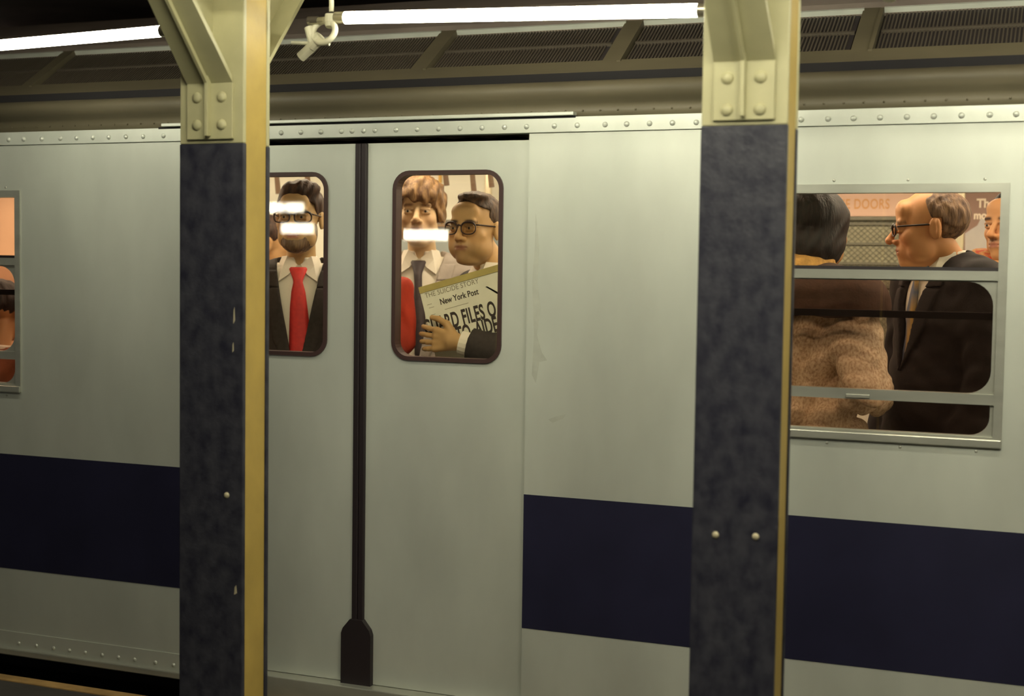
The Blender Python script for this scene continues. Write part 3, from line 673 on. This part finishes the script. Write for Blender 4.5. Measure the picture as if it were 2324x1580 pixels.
def person(label, px, py, Y, yaw, hyaw=0, hpitch=0, hroll=0, hs=1.0, hoff=(0, -.035), skin=(.5, .3, .16), brow=(.07, .04, .025), lip=(.36, .14, .09), scale=None, up=0.0, seat=False, neck_drop=0.0, wide=1.0, belly=1.0, fat=0.0, jaw=1.0, nose=1.0,
           arms=None, hands=None, hair=None, hairmat='hair_brown', beard=None, glasses=None, jacket=None, vopen=(1.10, .085), lapel=True, shirt='shirt_white', tie=None, moustache=None, stubble=None, eyes=True, extra=None):
    tgt = at(px, py, Y); yaw = math.radians(yaw); hz = 1.635-neck_drop+up
    sc = scale if scale else tgt.z/hz
    if scale: up = tgt.z/scale-1.635; hz = 1.635+up
    ca, sa = math.cos(yaw), math.sin(yaw); ox, oy = hoff[0]*sc, hoff[1]*sc
    t = thing('person', label, 'person', (tgt.x-(ca*ox-sa*oy), tgt.y-(sa*ox+ca*oy), 0)); t.rotation_euler.z = yaw; t.scale = (sc,)*3
    if arms:
        for s_ in arms:
            pts_ = []
            for q_ in arms[s_]:
                if q_[0] == 'px':
                    w_ = at(*q_[1:])-t.location; pts_.append(((ca*w_.x+sa*w_.y)/sc, (-sa*w_.x+ca*w_.y)/sc, w_.z/sc-up))
                else: pts_.append(q_)
            arms[s_] = tuple(pts_)
    if hands:
        for s_ in hands:
            d_, n_ = [np.array((ca*v_[0]+sa*v_[1], -sa*v_[0]+ca*v_[1], v_[2])) for v_ in hands[s_][:2]]; hands[s_] = (d_, n_)+tuple(hands[s_][2:])
    hc = np.array((hoff[0], hoff[1], hz)); fr = (rotm(math.radians(hyaw), math.radians(hpitch), math.radians(hroll)), hc, hs); M = fr[0]
    arms = {**DEF_ARMS, **(arms or {})}; hands = hands or {}
    body = head_prims(fr, fat, jaw, nose)
    neck = [C_(tuple(hc+M@np.array((0, .028, -.06))*hs), (0, .030, 1.44+up), .052+fat*.6, .058+fat*.5, .02)]
    tor = torso_prims(wide, belly, up); ap = {s: arm_prims(arms[s], wide, up) for s in arms}
    zf = []; fx = [(hc[0]-.125*hs, hc[0]+.125*hs)]; fy = [(hc[1]-.14*hs, hc[1]+.14*hs)]; fz = [(hz-.16*hs, hz+.14*hs)]
    hp = {}
    for s in (1, -1):
        sh, el, wr = [np.array(q, float)+np.array((0, 0, up)) for q in arms[s]]
        if s in hands:
            d, n, th, cu, sz = hands[s]; hp[s] = hand_prims(wr, d, n, th, cu, sz)
            q = wr+np.array(d, float)/np.linalg.norm(d)*.09*sz; g = .10*sz
            fx.append((q[0]-g, q[0]+g)); fy.append((q[1]-g*.7, q[1]+g*.7)); fz.append((q[2]-g, q[2]+g))
        else:
            d = wr-el; hp[s] = hand_prims(wr, d, (s, 0, 0), 1 if s > 0 else -1, .5, 1.0)
    xs = axis(-.45, .45, .014, .0032, fx); ys = axis(-.62 if seat else -.5, .26, .014, .0032, fy); zs = axis(-.01, hz+.16*hs, .016, .0032, fz)
    v = Vol(xs, ys, zs)
    for p in tor+ap[1]+ap[-1]+leg_prims(seat, up)+neck+body+hp[1]+hp[-1]: v.add(p)
    def tint(V):
        q = (V-hc) @ M/hs; c = np.tile(np.array(skin, np.float32), (len(V), 1))
        def blend(w, col):
            nonlocal c; w = np.clip(w, 0, 1)[:, None]; c = c*(1-w)+np.array(col, np.float32)*w
        front = q[:, 1] < -.06
        if stubble is not None:
            w = np.clip((-.038-q[:, 2])/.02, 0, 1)*(q[:, 1] < .0)*np.clip((q[:, 2]+.135)/.02, 0, 1)
            w *= np.clip(1.3-np.abs(q[:, 0])/.07, 0, 1); blend(w*stubble[1], stubble[0])
        warm = tuple(np.array(skin)*np.array((1.05, .82, .75)))
        for s in (-1, 1): blend(np.exp(-((q[:, 0]-s*.045)**2+(q[:, 2]+.035)**2)/.0005)*.5*front, warm)
        blend(np.exp(-((q[:, 0])**2+(q[:, 2]+.036)**2)/.00025)*.5*front, warm)
        w = np.exp(-(np.abs(q[:, 0])/.024)**4-((q[:, 2]+.068)/.0095)**4)*(q[:, 1] < -.078); blend(w*1.1, lip)
        for s in (-1, 1):
            zc = .0215-.12*np.clip(np.abs(q[:, 0]-s*.0)-.034, 0, 1)
            w = np.exp(-((q[:, 0]-s*.033)/.019)**4-((q[:, 2]-zc)/.0055)**2)*(q[:, 1] < -.07); blend(w*1.3, brow)
            w = np.exp(-((q[:, 0]-s*.032)/.018)**4-((q[:, 2]-.006)/.0035)**2)*(q[:, 1] < -.07); blend(w*.7, brow)
        if moustache is not None:
            w = np.exp(-((q[:, 0])/.028)**4-((q[:, 2]+.0535)/.0058)**2)*(q[:, 1] < -.075); blend(w*moustache[1], moustache[0])
        return c
    vol_obj('body', v, 'skin', t, tint)
    T = Matrix.Translation(Vector(hc)) @ Matrix([list(r) for r in M]).to_4x4() @ Matrix.Scale(hs, 4)
    def hpart(name, bm, m, par=t, smooth=True, **k):
        bmesh.ops.transform(bm, matrix=T, verts=bm.verts[:]); return link(name, bm_mesh(bm, name), m, par, smooth=smooth, **k)
    if eyes:
        for s in (-1, 1):
            bm = bmesh.new(); bmesh.ops.create_uvsphere(bm, u_segments=14, v_segments=10, radius=1.0, matrix=Matrix.Translation((s*.032, -.0885, -.0018)) @ Matrix.Diagonal((.0125, .0085, .0056, 1)))
            e = hpart('eye', bm, 'eye_white')
            bm = bmesh.new(); bmesh.ops.create_uvsphere(bm, u_segments=12, v_segments=8, radius=1.0, matrix=Matrix.Translation((s*.032-.001, -.0945, -.0012)) @ Matrix.Diagonal((.0052, .0034, .0052, 1)))
            hpart('iris', bm, 'iris', e)
    if glasses:
        rw, rh, rt, shp = glasses
        bm = bmesh.new(); cx_ = rw+.0085; yy = -.110
        for s in (-1, 1):
            pts = []
            for i in range(24):
                a = 2*math.pi*i/24; cc, ss = math.cos(a), math.sin(a); ex = shp
                pts.append((s*cx_+rw*abs(cc)**ex*(1 if cc > 0 else -1), yy+.012*(abs(s*cx_+rw*cc)/.07)**2, -.002+rh*abs(ss)**ex*(1 if ss > 0 else -1)))
            rr_ = [rt*(1.5 if p[2] > -.002+rh*.35 else 1.0) for p in pts]
            sweep(bm, pts, rr_, True, 6)
            xo = s*(cx_+rw)
            sweep(bm, [(xo, yy+.013, rh*.45), (xo+s*.004, yy+.03, rh*.45), (s*.079, -.01, .008), (s*.081, .018, .004), (s*.081, .03, -.012)], rt*1.15, False, 6)
        sweep(bm, [(-.009, yy, rh*.3), (0, yy-.004, rh*.42), (.009, yy, rh*.3)], rt*1.2, False, 6)
        g = hpart('eyeglasses', bm, 'glasses')
        for s in (-1, 1):
            bm = bmesh.new(); bmesh.ops.create_cone(bm, cap_ends=True, segments=24, radius1=1, radius2=1, depth=1, matrix=Matrix.Translation((s*cx_, yy+.004, -.002)) @ Matrix.Rotation(math.radians(s*8), 4, 'Z') @ Matrix.Diagonal((rw, .0012, rh, 1)) @ Matrix.Rotation(math.pi/2, 4, 'X'))
            hpart('lens', bm, 'lens', g, False)
    def hvol(fn_prims, cuts, m, name, noise=(.003, 90), step=.0036, R=.18):
        hv = Vol(axis(hc[0]-R*hs, hc[0]+R*hs, step), axis(hc[1]-R*hs, hc[1]+R*hs, step), axis(hz-(R+.02)*hs, hz+R*hs, step))
        for p in fn_prims: hv.add(p[:6]+(fr,))
        X, Y_, Z = hv.full(); q = [(M[0, i]*(X-hc[0])+M[1, i]*(Y_-hc[1])+M[2, i]*(Z-hc[2]))/hs for i in range(3)]
        a, f = noise
        hv.d = (hv.d+a*(np.sin(q[0]*f+3*np.sin(q[2]*28+q[1]*19))*np.sin(q[1]*f*.8+2*np.sin(q[2]*23))+.5*np.sin(q[0]*f*2.1+q[1]*f*1.3+4*np.sin(q[2]*31)))).astype(np.float32)
        for fn in cuts: hv.cut(lambda X, Y_, Z: (fn(*q)*hs).astype(np.float32), .006)
        return vol_obj(name, hv, m, t)
    if hair: hvol(hair[0], hair[1], hairmat, 'hair', *(hair[2:] if len(hair) > 2 else ()))
    if beard: hvol(beard[0], beard[1], 'beard', 'beard', (.0012, 260), .003)
    # ---- clothes
    def cloth(name, prims, off, m, lo, hi, step=.0065, cuts=(), noise=None, subs=(), k=.006, lab=None):
        cv = Vol(axis(lo[0], hi[0], step), axis(lo[1], hi[1], step), axis(lo[2], hi[2], step))
        for p in prims: cv.add(p, off)
        if noise is not None:
            X, Y_, Z = cv.full(); cv.d = (cv.d+noise(X, Y_, Z)).astype(np.float32)
        for p in subs: cv.add(p)
        for fn in cuts: cv.cut(fn, k)
        return vol_obj(name, cv, m, t, label=lab)
    Z0 = up
    if shirt:
        cloth('shirt', tor, .008, shirt, (-.27, -.2, .85+up), (.27, .22, 1.56+up), .007, [lambda X, Y_, Z: Z-(1.468+up)+0*X+0*Y_])
        nk = [C_((0, .030, 1.42+up), tuple(np.array((0, .026, 1.475+up))+np.array((hoff[0]*.4, hoff[1]*.25, .022))), .069+fat*.6, .064+fat*.6, .01)]
        # collar: band round the neck and two pointed leaves
        cv = [C_(tuple(np.array((0, .028, 1.435+up))), (hoff[0]*.4, .026+hoff[1]*.3, 1.492+up), .068+fat*.6, .0635+fat*.6, .004)]
        vv = Vol(axis(-.12, .12, .004), axis(-.15, .14, .004), axis(1.36+up, 1.56+up, .004))
        for p in cv: vv.add(p)
        vv.cut(lambda X, Y_, Z: np.abs(Z-(1.466+up)+Y_*-.10)-.026+0*X); vv.add(E_((hoff[0]*.4, -.055, 1.50+up), (.020, .045, .05), .006, '-'))
        col = vol_obj('collar', vv, shirt, t)
        for s in (-1, 1):
            bm = bmesh.new(); O = Vector((hoff[0]*.4, 0, up)); f_ = fat*.6
            pts = [(s*.006, -.050-f_, 1.462), (s*.045, -.036-f_, 1.494), (s*.070, .0-f_*.3, 1.492), (s*.086, -.004, 1.450), (s*.072, -.088-f_*.4, 1.400), (s*.034, -.080-f_, 1.425)]
            vs = [bm.verts.new(Vector(p)+O) for p in pts]; c0 = bm.verts.new(Vector((s*.058, -.060-f_*.6, 1.458))+O)
            for i in range(6): bm.faces.new((vs[i], vs[(i+1) % 6], c0))
            bmesh.ops.recalc_face_normals(bm, faces=bm.faces[:]); bmesh.ops.solidify(bm, geom=bm.faces[:], thickness=.004)
            link('collar_leaf', bm_mesh(bm, 'collar_leaf'), shirt, col, smooth=False)
    def chest_y(z):
        q = max(0.0, 1-((z-up-1.265)/.225)**2)**.5; y1 = .012-.128*q
        q2 = max(0.0, 1-((z-up-1.05)/.185)**2)**.5; y2 = -.008-.132*belly*q2
        return min(y1, y2)
    if tie:
        tm, kw, bw, slant = tie
        bm = bmesh.new(); rows = [(1.452, kw*.85), (1.445, kw), (1.405, kw*.55), (1.395, kw*.52), (1.36, bw*.62), (1.30, bw*.78), (1.22, bw*.92), (1.12, bw*1.02), (1.02, bw*1.05), (.97, 0.004)]
        prev = None; o_ = hoff[0]*.4
        for i, (z, w) in enumerate(rows):
            z += up; y = min(chest_y(z), -.058 if z > 1.40+up else 9)-(.016 if i < 4 else .010); x = o_+slant*(1.45+up-z)
            cur = [bm.verts.new((x+w*a, y+(.006*abs(a)**2)+(0.004 if abs(a) == 1 else 0), z)) for a in (-1, -.5, 0, .5, 1)]
            if prev:
                for k in range(4): bm.faces.new((prev[k], prev[k+1], cur[k+1], cur[k]))
            prev = cur
        bmesh.ops.recalc_face_normals(bm, faces=bm.faces[:]); bmesh.ops.solidify(bm, geom=bm.faces[:], thickness=.005)
        me = bm_mesh(bm, 'necktie')
        if tm == 'striped_silk':
            a_ = me.color_attributes.new('tint', 'FLOAT_COLOR', 'POINT')
            cols = [(.10, .13, .20), (.45, .29, .08)]
            for i, vx in enumerate(me.vertices): a_.data[i].color = (*cols[int(((vx.co.z-up)*1+vx.co.x*.6)/.045) % 2], 1)
        link('necktie', me, tm, t, smooth=True)
    if jacket:
        jm, jo = jacket['mat'], jacket.get('off', .022); am = ap[1]+ap[-1]
        zv, wv = vopen or (1.1, .09); zb = jacket.get('hem', .78)
        sleeves = [C_(p[1], p[2] if i % 2 == 0 else tuple(np.array(p[1])+(np.array(p[2])-np.array(p[1]))*(1.0 if (1 if i < 2 else -1) in hands else .93)), p[3][0]+.003, p[3][1]+(.003 if i % 2 == 0 else .010), p[4]) for i, p in enumerate(am)]
        amp = jacket.get('amp', .003)
        nz = jacket.get('noise') or (lambda X, Y_, Z: amp*np.sin(Z*70+4*np.sin(X*14)+Y_*30)*np.sin(X*22+Y_*26+Z*9))
        cuts = [lambda X, Y_, Z: (zb+up)-Z+0*X+0*Y_]
        sl = (wv)/(1.45-zv)
        def wedge(X, Y_, Z):
            w = np.maximum(np.abs(X-hoff[0]*.3)-np.maximum(Z-up-zv, 0)*sl, Y_-.03); w = np.maximum(w, zv+up-Z); return -w
        if vopen: cuts.append(wedge)
        for s_ in hands:
            e_, w_ = [np.array(q, float)+np.array((0, 0, up)) for q in arms[s_][1:]]; dv = (w_-e_)/np.linalg.norm(w_-e_); w0 = w_-dv*.034
            cuts.append(lambda X, Y_, Z, w0=w0, dv=dv: np.minimum((X-w0[0])*dv[0]+(Y_-w0[1])*dv[1]+(Z-w0[2])*dv[2], .12-np.sqrt((X-w0[0])**2+(Y_-w0[1])**2+(Z-w0[2])**2)))
        mins = np.min([np.minimum(np.array(p[1]), np.array(p[2])) for p in am], 0)-.09; maxs = np.max([np.maximum(np.array(p[1]), np.array(p[2])) for p in am], 0)+.09
        lo = np.minimum(mins, (-.3, -.22, .74+up)); hi = np.maximum(maxs, (.3, .24, 1.54+up)); lo[2] = min(lo[2], zb+up-.03)
        subs = [C_((0, .028, 1.43+up), (hoff[0]*.5, .024, 1.60+up), .072+fat*.6, .074+fat*.6, .008, '-')] if jacket.get('neck', True) else []
        hem = [E_((0, .012, .90+up), (.185*wide, .14, .2), .05)] if not seat else []
        j = cloth('jacket', tor+sleeves+hem, jo, jm, lo, hi, jacket.get('step', .0065), cuts, nz, subs, .004)
        if lapel and vopen:
            def band(X, Y_, Z):
                e = np.abs(X-hoff[0]*.3)-np.maximum(Z-up-zv, 0)*sl; wd = .052*np.clip((Z-up-zv)/.16, 0, 1)+.004
                return np.maximum(np.maximum(-e, e-wd), np.maximum(np.maximum(Y_-.02, zv+up-Z), np.maximum(Z-(1.44+up), -np.abs(Z-(1.375+up)-X*0)+.004*(e > wd*.45))))
            cloth('lapel', tor, jo+.007, jm, (-.28, -.22, 1.0+up), (.28, .06, 1.47+up), .005, [band, lambda X, Y_, Z: .002-(Y_+.35)+0*X+0*Z], None, subs, .003)
        for s in (1, -1):
            if s in hands:
                e_, w_ = [np.array(q, float)+np.array((0, 0, up)) for q in arms[s][1:]]; dv = (w_-e_)/np.linalg.norm(w_-e_)
                bm = bmesh.new(); add_tube(bm, w_-dv*.075, w_-dv*.002, .046, .042, 18); link('shirt_cuff', bm_mesh(bm, 'shirt_cuff'), 'shirt_white', t, smooth=False)
    lp = leg_prims(seat, up)
    cloth('trousers', [p for i, p in enumerate(lp) if i % 3 < 2]+[tor[2]], .012, 'trousers', (-.25, -.55, .06), (.25, .2, 1.06+up), .014)
    for s in (0, 1): cloth('shoe', [lp[s*3+2]], .008, 'shoe', (-.2 if s == 0 else .0, -.62, -.005), (0.0 if s == 0 else .2, .12, .12), .012, [lambda X, Y_, Z: .004-Z+0*X+0*Y_])
    if extra: extra(t, hc, M, hs, up, cloth, tor, ap)
    return t

# ---- hair shapes in head space (face towards -Y, eyes at z=0)
def back_line(z0): return lambda x, y, z: np.maximum(z0-z, -1)+0*x+0*y
def face_cut(zf, w, depth=-.03):
    # removes everything in front of the hairline below zf
    return lambda x, y, z: -np.maximum(np.maximum(np.abs(x)-w, y-depth-.0), z-zf)
hair_A = ([E_((0, .016, .050), (.084, .104, .084)), E_((0, -.045, .098), (.060, .050, .034), .02), E_((.03, -.03, .104), (.05, .05, .03), .02)], [lambda x, y, z: -np.maximum(np.maximum(np.abs(x)-.066, y+.030), z-(.074-.4*np.abs(x))), lambda x, y, z: -np.maximum(z+.01, y-.0)-0*x, lambda x, y, z: -(z+.075)+0*x+0*y], (.0035, 85))
hair_B = ([E_((0, .014, .048), (.094, .112, .094)), E_((0, -.060, .075), (.074, .056, .060), .02), E_((-.03, -.088, .050), (.048, .030, .034), .015), E_((.035, -.085, .060), (.040, .030, .034), .015), E_((.082, -.006, .0), (.014, .034, .05), .02), E_((-.082, -.006, .0), (.014, .034, .05), .02)],
          [lambda x, y, z: -np.maximum(np.maximum(np.abs(x)-.068, y+.020), z-(.030-.35*x+.006*np.sin(x*130))), lambda x, y, z: -np.maximum(z+.035, y-.02)-0*x, lambda x, y, z: -(z+.09)+0*x+0*y], (.0055, 60))
hair_C = ([E_((0, .018, .046), (.080, .103, .083)), E_((.01, -.040, .108), (.052, .046, .018), .02)], [lambda x, y, z: -np.maximum(np.maximum(np.abs(x)-.069, y+.012), z-(.096-.5*np.abs(x))), lambda x, y, z: -np.maximum(z+.025, y-.0)-0*x, lambda x, y, z: -(z+.075)+0*x+0*y], (.0015, 120))
hair_E = ([E_((0, .024, .034), (.081, .098, .084))], [lambda x, y, z: -np.maximum(z-.085-.25*(y-.05), y-.012+.35*(z))-0*x+0*np.abs(x), lambda x, y, z: -np.maximum(z-.2, y+.012)-0*x, lambda x, y, z: -(z+.085)+0*x+0*y, lambda x, y, z: -np.maximum(np.maximum(np.abs(z+.004)-.030, np.abs(y-.012)-.02), .05-np.abs(x))], (.0018, 130))
hair_bob = ([E_((0, .014, .030), (.104, .118, .104)), E_((0, .026, -.045), (.104, .104, .085), .03)], [lambda x, y, z: -np.maximum(np.maximum(np.abs(x)-.062, y+.035), z-.06), lambda x, y, z: -(z-np.where(x > -.045, -.066+.45*np.clip(x, -.05, .1), -.112))+0*y], (.0022, 70))
hair_short = ([E_((0, .016, .046), (.083, .104, .084))], [lambda x, y, z: -np.maximum(np.maximum(np.abs(x)-.068, y+.025), z-.068), lambda x, y, z: -np.maximum(z+.01, y-.0)-0*x, lambda x, y, z: -(z+.08)+0*x+0*y], (.003, 80))
beard_A = ([E_((0, -.032, -.080), (.060, .060, .048)), E_((0, -.074, -.100), (.034, .028, .026), .02), E_((.052, -.020, -.050), (.018, .04, .045), .02), E_((-.052, -.020, -.050), (.018, .04, .045), .02), E_((0, -.084, -.056), (.032, .018, .012), .01)],
           [lambda x, y, z: -np.maximum(np.maximum(np.abs(x)-.021, np.abs(z+.069)-.009), y+.06), lambda x, y, z: z-(-.046+1.3*np.clip(np.abs(x)-.030, 0, .05))+0*y, lambda x, y, z: y-.02+0*x+0*z])

def brows(c): return tuple(np.array(c))
SK_WARM = (.60, .36, .17); SK_PALE = (.66, .47, .27); SK_RED = (.60, .28, .12); SK_TAN = (.50, .31, .135)
# bearded man in the left door window
person('bearded man in glasses, dark suit and wide red tie behind door glass', 680, 496, .34, 24, hyaw=-8, hpitch=-2, hs=1.04, skin=(.52, .35, .165), brow=(.06, .035, .02), hair=hair_A, hairmat='hair_darkbrown', beard=beard_A, glasses=(.030, .020, .0026, .72), jacket=dict(mat='suit_brown'), vopen=(1.02, .085), tie=('red_tie', .034, .042, .05))
# brown-haired young man
person('young brown-haired man in white shirt, dark tie and grey jacket', 954, 484, .78, 16, hyaw=2, hpitch=-3, hs=1.06, skin=SK_PALE, brow=(.22, .12, .06), hair=hair_B, hairmat='hair_brown', jacket=dict(mat='jacket_grey'), vopen=(.98, .088), tie=('dark_tie', .030, .024, .07), moustache=((.30, .17, .09), .55))
# newspaper reader
person('man in round-cornered glasses and dark suit holding a newspaper', 1080, 520, .44, -42, hyaw=34, hpitch=-1, hs=1.07, hoff=(-.01, -.06), neck_drop=.02, skin=SK_TAN, brow=(.035, .02, .012), fat=.007, belly=1.05, hair=hair_C, hairmat='hair_receding', glasses=(.026, .021, .0024, .85), jacket=dict(mat='suit_brown'), vopen=(1.10, .085), tie=('dark_tie', .024, .03, 0), lip=(.22, .09, .05), stubble=((.20, .12, .06), .55),
       arms={1: ((.190, .018, 1.385), ('px', 1170, 812, .215), ('px', 1044, 777, .175)), -1: ((-.190, .018, 1.385), (-.23, -.02, 1.12), (-.20, -.10, .95))}, hands={1: ((-1, .03, .06), (.05, -1, .05), 1, .36, 1.10)})

# standing passengers of the right window
person('bob-haired woman in a beige tweed coat seen from behind', 1850, 522, .40, 150, hyaw=0, hs=1.12, hoff=(0, -.02), hair=hair_bob, hairmat='hair_black', skin=(.5, .27, .12), shirt=None, jacket=dict(mat='coat_tweed', off=.030, hem=.5, neck=False, step=.006, noise=lambda X, Y_, Z: .034*(.60-np.abs(np.sin(Z*15+2.4*np.sin(X*13+1)+Y_*9)))*np.clip(np.abs(X+.02)/.10, .45, 1)+.004*np.sin(Z*75+X*50+5*np.sin(Y_*20))), vopen=None, lapel=False, eyes=False,
       arms={-1: ((-.190, .018, 1.385), (-.265, .05, 1.13), (-.13, -.18, 1.08)), 1: ((.190, .018, 1.385), (.255, .04, 1.12), (.17, -.17, 1.05))},
       extra=lambda t, hc, M, hs, up, cloth, tor, ap: (cloth('fur_collar', [C_((-.03, .045, 1.490+up), (.08, .045, 1.515+up), .062, .072, k=.02), E_((.02, .03, 1.515+up), (.125, .115, .070), .02)], 0, 'collar_fur', (-.22, -.18, 1.38+up), (.24, .22, 1.64+up), .006, [], lambda X, Y_, Z: .004*np.sin(X*90+Z*60)*np.sin(Y_*80+Z*40)),
                                                       cloth('shawl', [p for p in tor[3:]]+[C_((-.19, .018, 1.38+up), (.19, .018, 1.38+up), .068, k=.02), E_((0, .012, 1.36+up), (.20, .14, .11), .02)], .060, 'shawl_brown', (-.40, -.28, 1.2+up), (.40, .32, 1.58+up), .007, [lambda X, Y_, Z: (1.352+up)-Z+.006*np.sin(X*40)+0*Y_]), cloth('shawl_fringe', [p for p in tor[3:]]+[C_((-.19, .018, 1.38+up), (.19, .018, 1.38+up), .068, k=.02), E_((0, .012, 1.36+up), (.20, .14, .11), .02)], .066, 'collar_fur', (-.12, -.28, 1.2+up), (.40, .32, 1.56+up), .006, [lambda X, Y_, Z: np.abs(Z-1.352-up)-.018+.006*np.sin(X*60)+0*Y_, lambda X, Y_, Z: -.03-X+0*Y_+0*Z]), cloth('white_ruffle', [E_((-.060, .205, 1.368+up), (.042, .045, .022), .01)], 0, 'shirt_white', (-.14, .1, 1.3+up), (.03, .29, 1.45+up), .005, [], lambda X, Y_, Z: .006*np.sin(X*160+Z*90))))
person('grey-haired man in glasses and dark suit in profile facing left', 2110, 517, .62, -52, hyaw=-30, hpitch=4, hs=1.07, hoff=(0, -.055), neck_drop=.065, skin=SK_RED, brow=(.22, .11, .05), lip=(.42, .15, .09), hair=hair_E, hairmat='hair_greying', glasses=(.025, .018, .0024, .75), jacket=dict(mat='suit_black', off=.028), vopen=(1.10, .085), tie=('striped_silk', .024, .034, 0), wide=1.08, nose=1.04)
person('person in a red scarf standing at the right edge of the wide window', 2302, 512, 1.25, -24, hyaw=-14, hpitch=0, hs=1.08, skin=(.58, .29, .13), brow=(.05, .02, .015), hair=hair_short, hairmat='hair_black', jacket=dict(mat='suit_black'), vopen=(1.25, .09), shirt='shirt_white', lapel=False, moustache=((.10, .04, .025), .8),
       arms={-1: ((-.190, .018, 1.385), (-.24, -.10, 1.13), (-.085, -.22, 1.29))}, hands={-1: ((.25, .05, 1), (-.2, -1, 0), 1, .6, 1.0)},
       extra=lambda t, hc, M, hs, up, cloth, tor, ap: cloth('scarf', [E_((-.02, -.015, 1.475+up), (.130, .125, .058), .02), E_((-.10, -.06, 1.485+up), (.070, .06, .07), .02)], 0, 'scarf_red', (-.24, -.22, 1.33+up), (.2, .2, 1.60+up), .006, [], lambda X, Y_, Z: .005*np.sin(X*70+Z*50)*np.sin(Z*80+Y_*40)))
# people only glimpsed
person('passenger half hidden behind the bearded man', 612, 552, .92, 118, hyaw=8, hs=1.0, skin=(.55, .33, .15), hair=hair_short, hairmat='hair_darkbrown', jacket=dict(mat='suit_brown'), vopen=(1.1, .09), lapel=False)
person('seated passenger in rust coat with back to the left window', 10, 705, .34, 185, hs=1.0, scale=1.06, seat=True, skin=(.5, .27, .12), hair=hair_short, hairmat='hair_black', jacket=dict(mat='coat_rust', hem=.84), vopen=None, lapel=False, eyes=False, arms={1: ((.190, .018, 1.385), (.235, -.02, 1.12), (.15, -.24, 1.02)), -1: ((-.190, .018, 1.385), (-.235, -.02, 1.12), (-.15, -.24, 1.02))})

# ------------------------------------------------------------------ newspaper, red garment
NY = .225
def npnt(x, y, Y=NY): return at(x, y, Y)
tl, tr, bl = npnt(951, 655), npnt(1152, 597), npnt(985, 850)
ux = (tr-tl).normalized(); uz = (tl-bl); uz = (uz-ux*uz.dot(ux)).normalized(); un = ux.cross(uz)
if un.y > 0: un = -un
wid, hei = (tr-tl).length, (tl-bl).length
news = thing('newspaper', 'folded tabloid newspaper with big black headline held by seated-front reader', 'newspaper', tl)
news['label'] = 'folded tabloid newspaper with big black headline in the reader\'s hand'
MM = Matrix(((ux.x, uz.x, un.x, 0), (ux.y, uz.y, un.y, 0), (ux.z, uz.z, un.z, 0), (0, 0, 0, 1)))     # x along, y up the page, z to viewer
def page(name, x0, x1, y0, y1, z0, z1, m, curve=.0):
    bm = bmesh.new(); n = 12
    for i in range(n):
        a, b = x0+(x1-x0)*i/n, x0+(x1-x0)*(i+1)/n; f = lambda x: curve*math.sin(math.pi*(x-x0)/(x1-x0))
        add_box(bm, a, b, y0, y1, z0+(f(a)+f(b))/2, z1+(f(a)+f(b))/2)
    bmesh.ops.transform(bm, matrix=MM, verts=bm.verts[:]); return link(name, bm_mesh(bm, name), m, news)
page('front_page', 0, wid, -hei, -.012, -.001, .0006, 'newsprint')
page('inner_pages', .003, wid-.002, -hei+.004, .0, -.008, -.001, 'newsprint_edge')
page('folded_edge', 0.0, wid, -.020, .004, -.006, .004, 'newsprint_edge')
def ntext(nm, s, px, py, size, m, xs, bold, sp=1.0):
    q = npnt(px, py)-tl; lx, ly = q.dot(ux), q.dot(uz)
    text_mesh(nm, s, size, m, news, MM @ Matrix.Translation((lx, ly, .0012)), xs, bold, sp, .0002)
ntext('banner_text', 'THE SUICIDE STORY', 966, 677, .026, 'ink_grey', .92, .0, 1.05)
ntext('masthead_text', 'New York Post', 1000, 692, .032, 'ink', .80, .0006, 1.0)
ntext('headline_text', 'GUARD FILES O', 966, 760, .079, 'ink', .53, .0022, 1.04)
ntext('headline_text', 'TO', 1040, 776, .079, 'ink', .53, .0022, 1.02)
ntext('headline_text', 'AIDE', 1083, 764, .079, 'ink', .53, .0022, 1.02)
q = [npnt(x, y)-tl for x, y in ((1102, 651), (1106, 650), (1132, 664), (1132, 669))]
bm = bmesh.new(); vs = [bm.verts.new(MM @ Vector((p.dot(ux), p.dot(uz), .0015))) for p in q]; bm.faces.new(vs); bmesh.ops.solidify(bm, geom=bm.faces[:], thickness=.0003); link('corner_mark', bm_mesh(bm, 'corner_mark'), 'ink', news)
for i, (px, py, wl) in enumerate(((970, 693, .02), (974, 700, .022), (978, 716, .02), (1010, 703, .10))):
    q = npnt(px, py)-tl; bm = bmesh.new(); add_box(bm, q.dot(ux), q.dot(ux)+wl, q.dot(uz), q.dot(uz)+.0016, .0007, .0012); bmesh.ops.transform(bm, matrix=MM, verts=bm.verts[:]); link('fine_print', bm_mesh(bm, 'fine_print'), 'ink_grey', news)

# red garment hanging over an arm, left of the newspaper
g0, g1 = at(890, 622, .30), at(956, 800, .30)
v = Vol(axis(g0.x-.20, g1.x+.04, .005), axis(.20, .40, .005), axis(g1.z-.10, g0.z+.06, .005))
cxr = g0.x
for p in [C_((cxr-.07, .30, g0.z-.03), (cxr+.055, .30, g0.z-.045), .04, .028, .02), C_((cxr-.06, .30, g0.z-.05), (cxr-.05, .30, g1.z+.03), .07, .06, .03), C_((cxr+.045, .30, g0.z-.06), (cxr+.062, .30, g1.z+.03), .042, .042, .03), C_((cxr+.0, .29, g0.z-.06), (cxr+.02, .29, g1.z+.03), .05, .05, .02)]: v.add(p)
X, Y_, Z = v.full(); v.d = (v.d+.007*np.sin(X*75+3*np.sin(Z*14))*np.clip((g0.z-Z)/.1, .2, 1)+.003*np.sin(Z*40+X*30)).astype(np.float32)
v.cut(lambda X, Y_, Z: g1.z-Z+.02*np.sin(X*40)+0*Y_)
garment = tag(vol_obj('red_garment', v, 'red_cloth', None), 'bright red garment hanging beside the newspaper', 'garment')
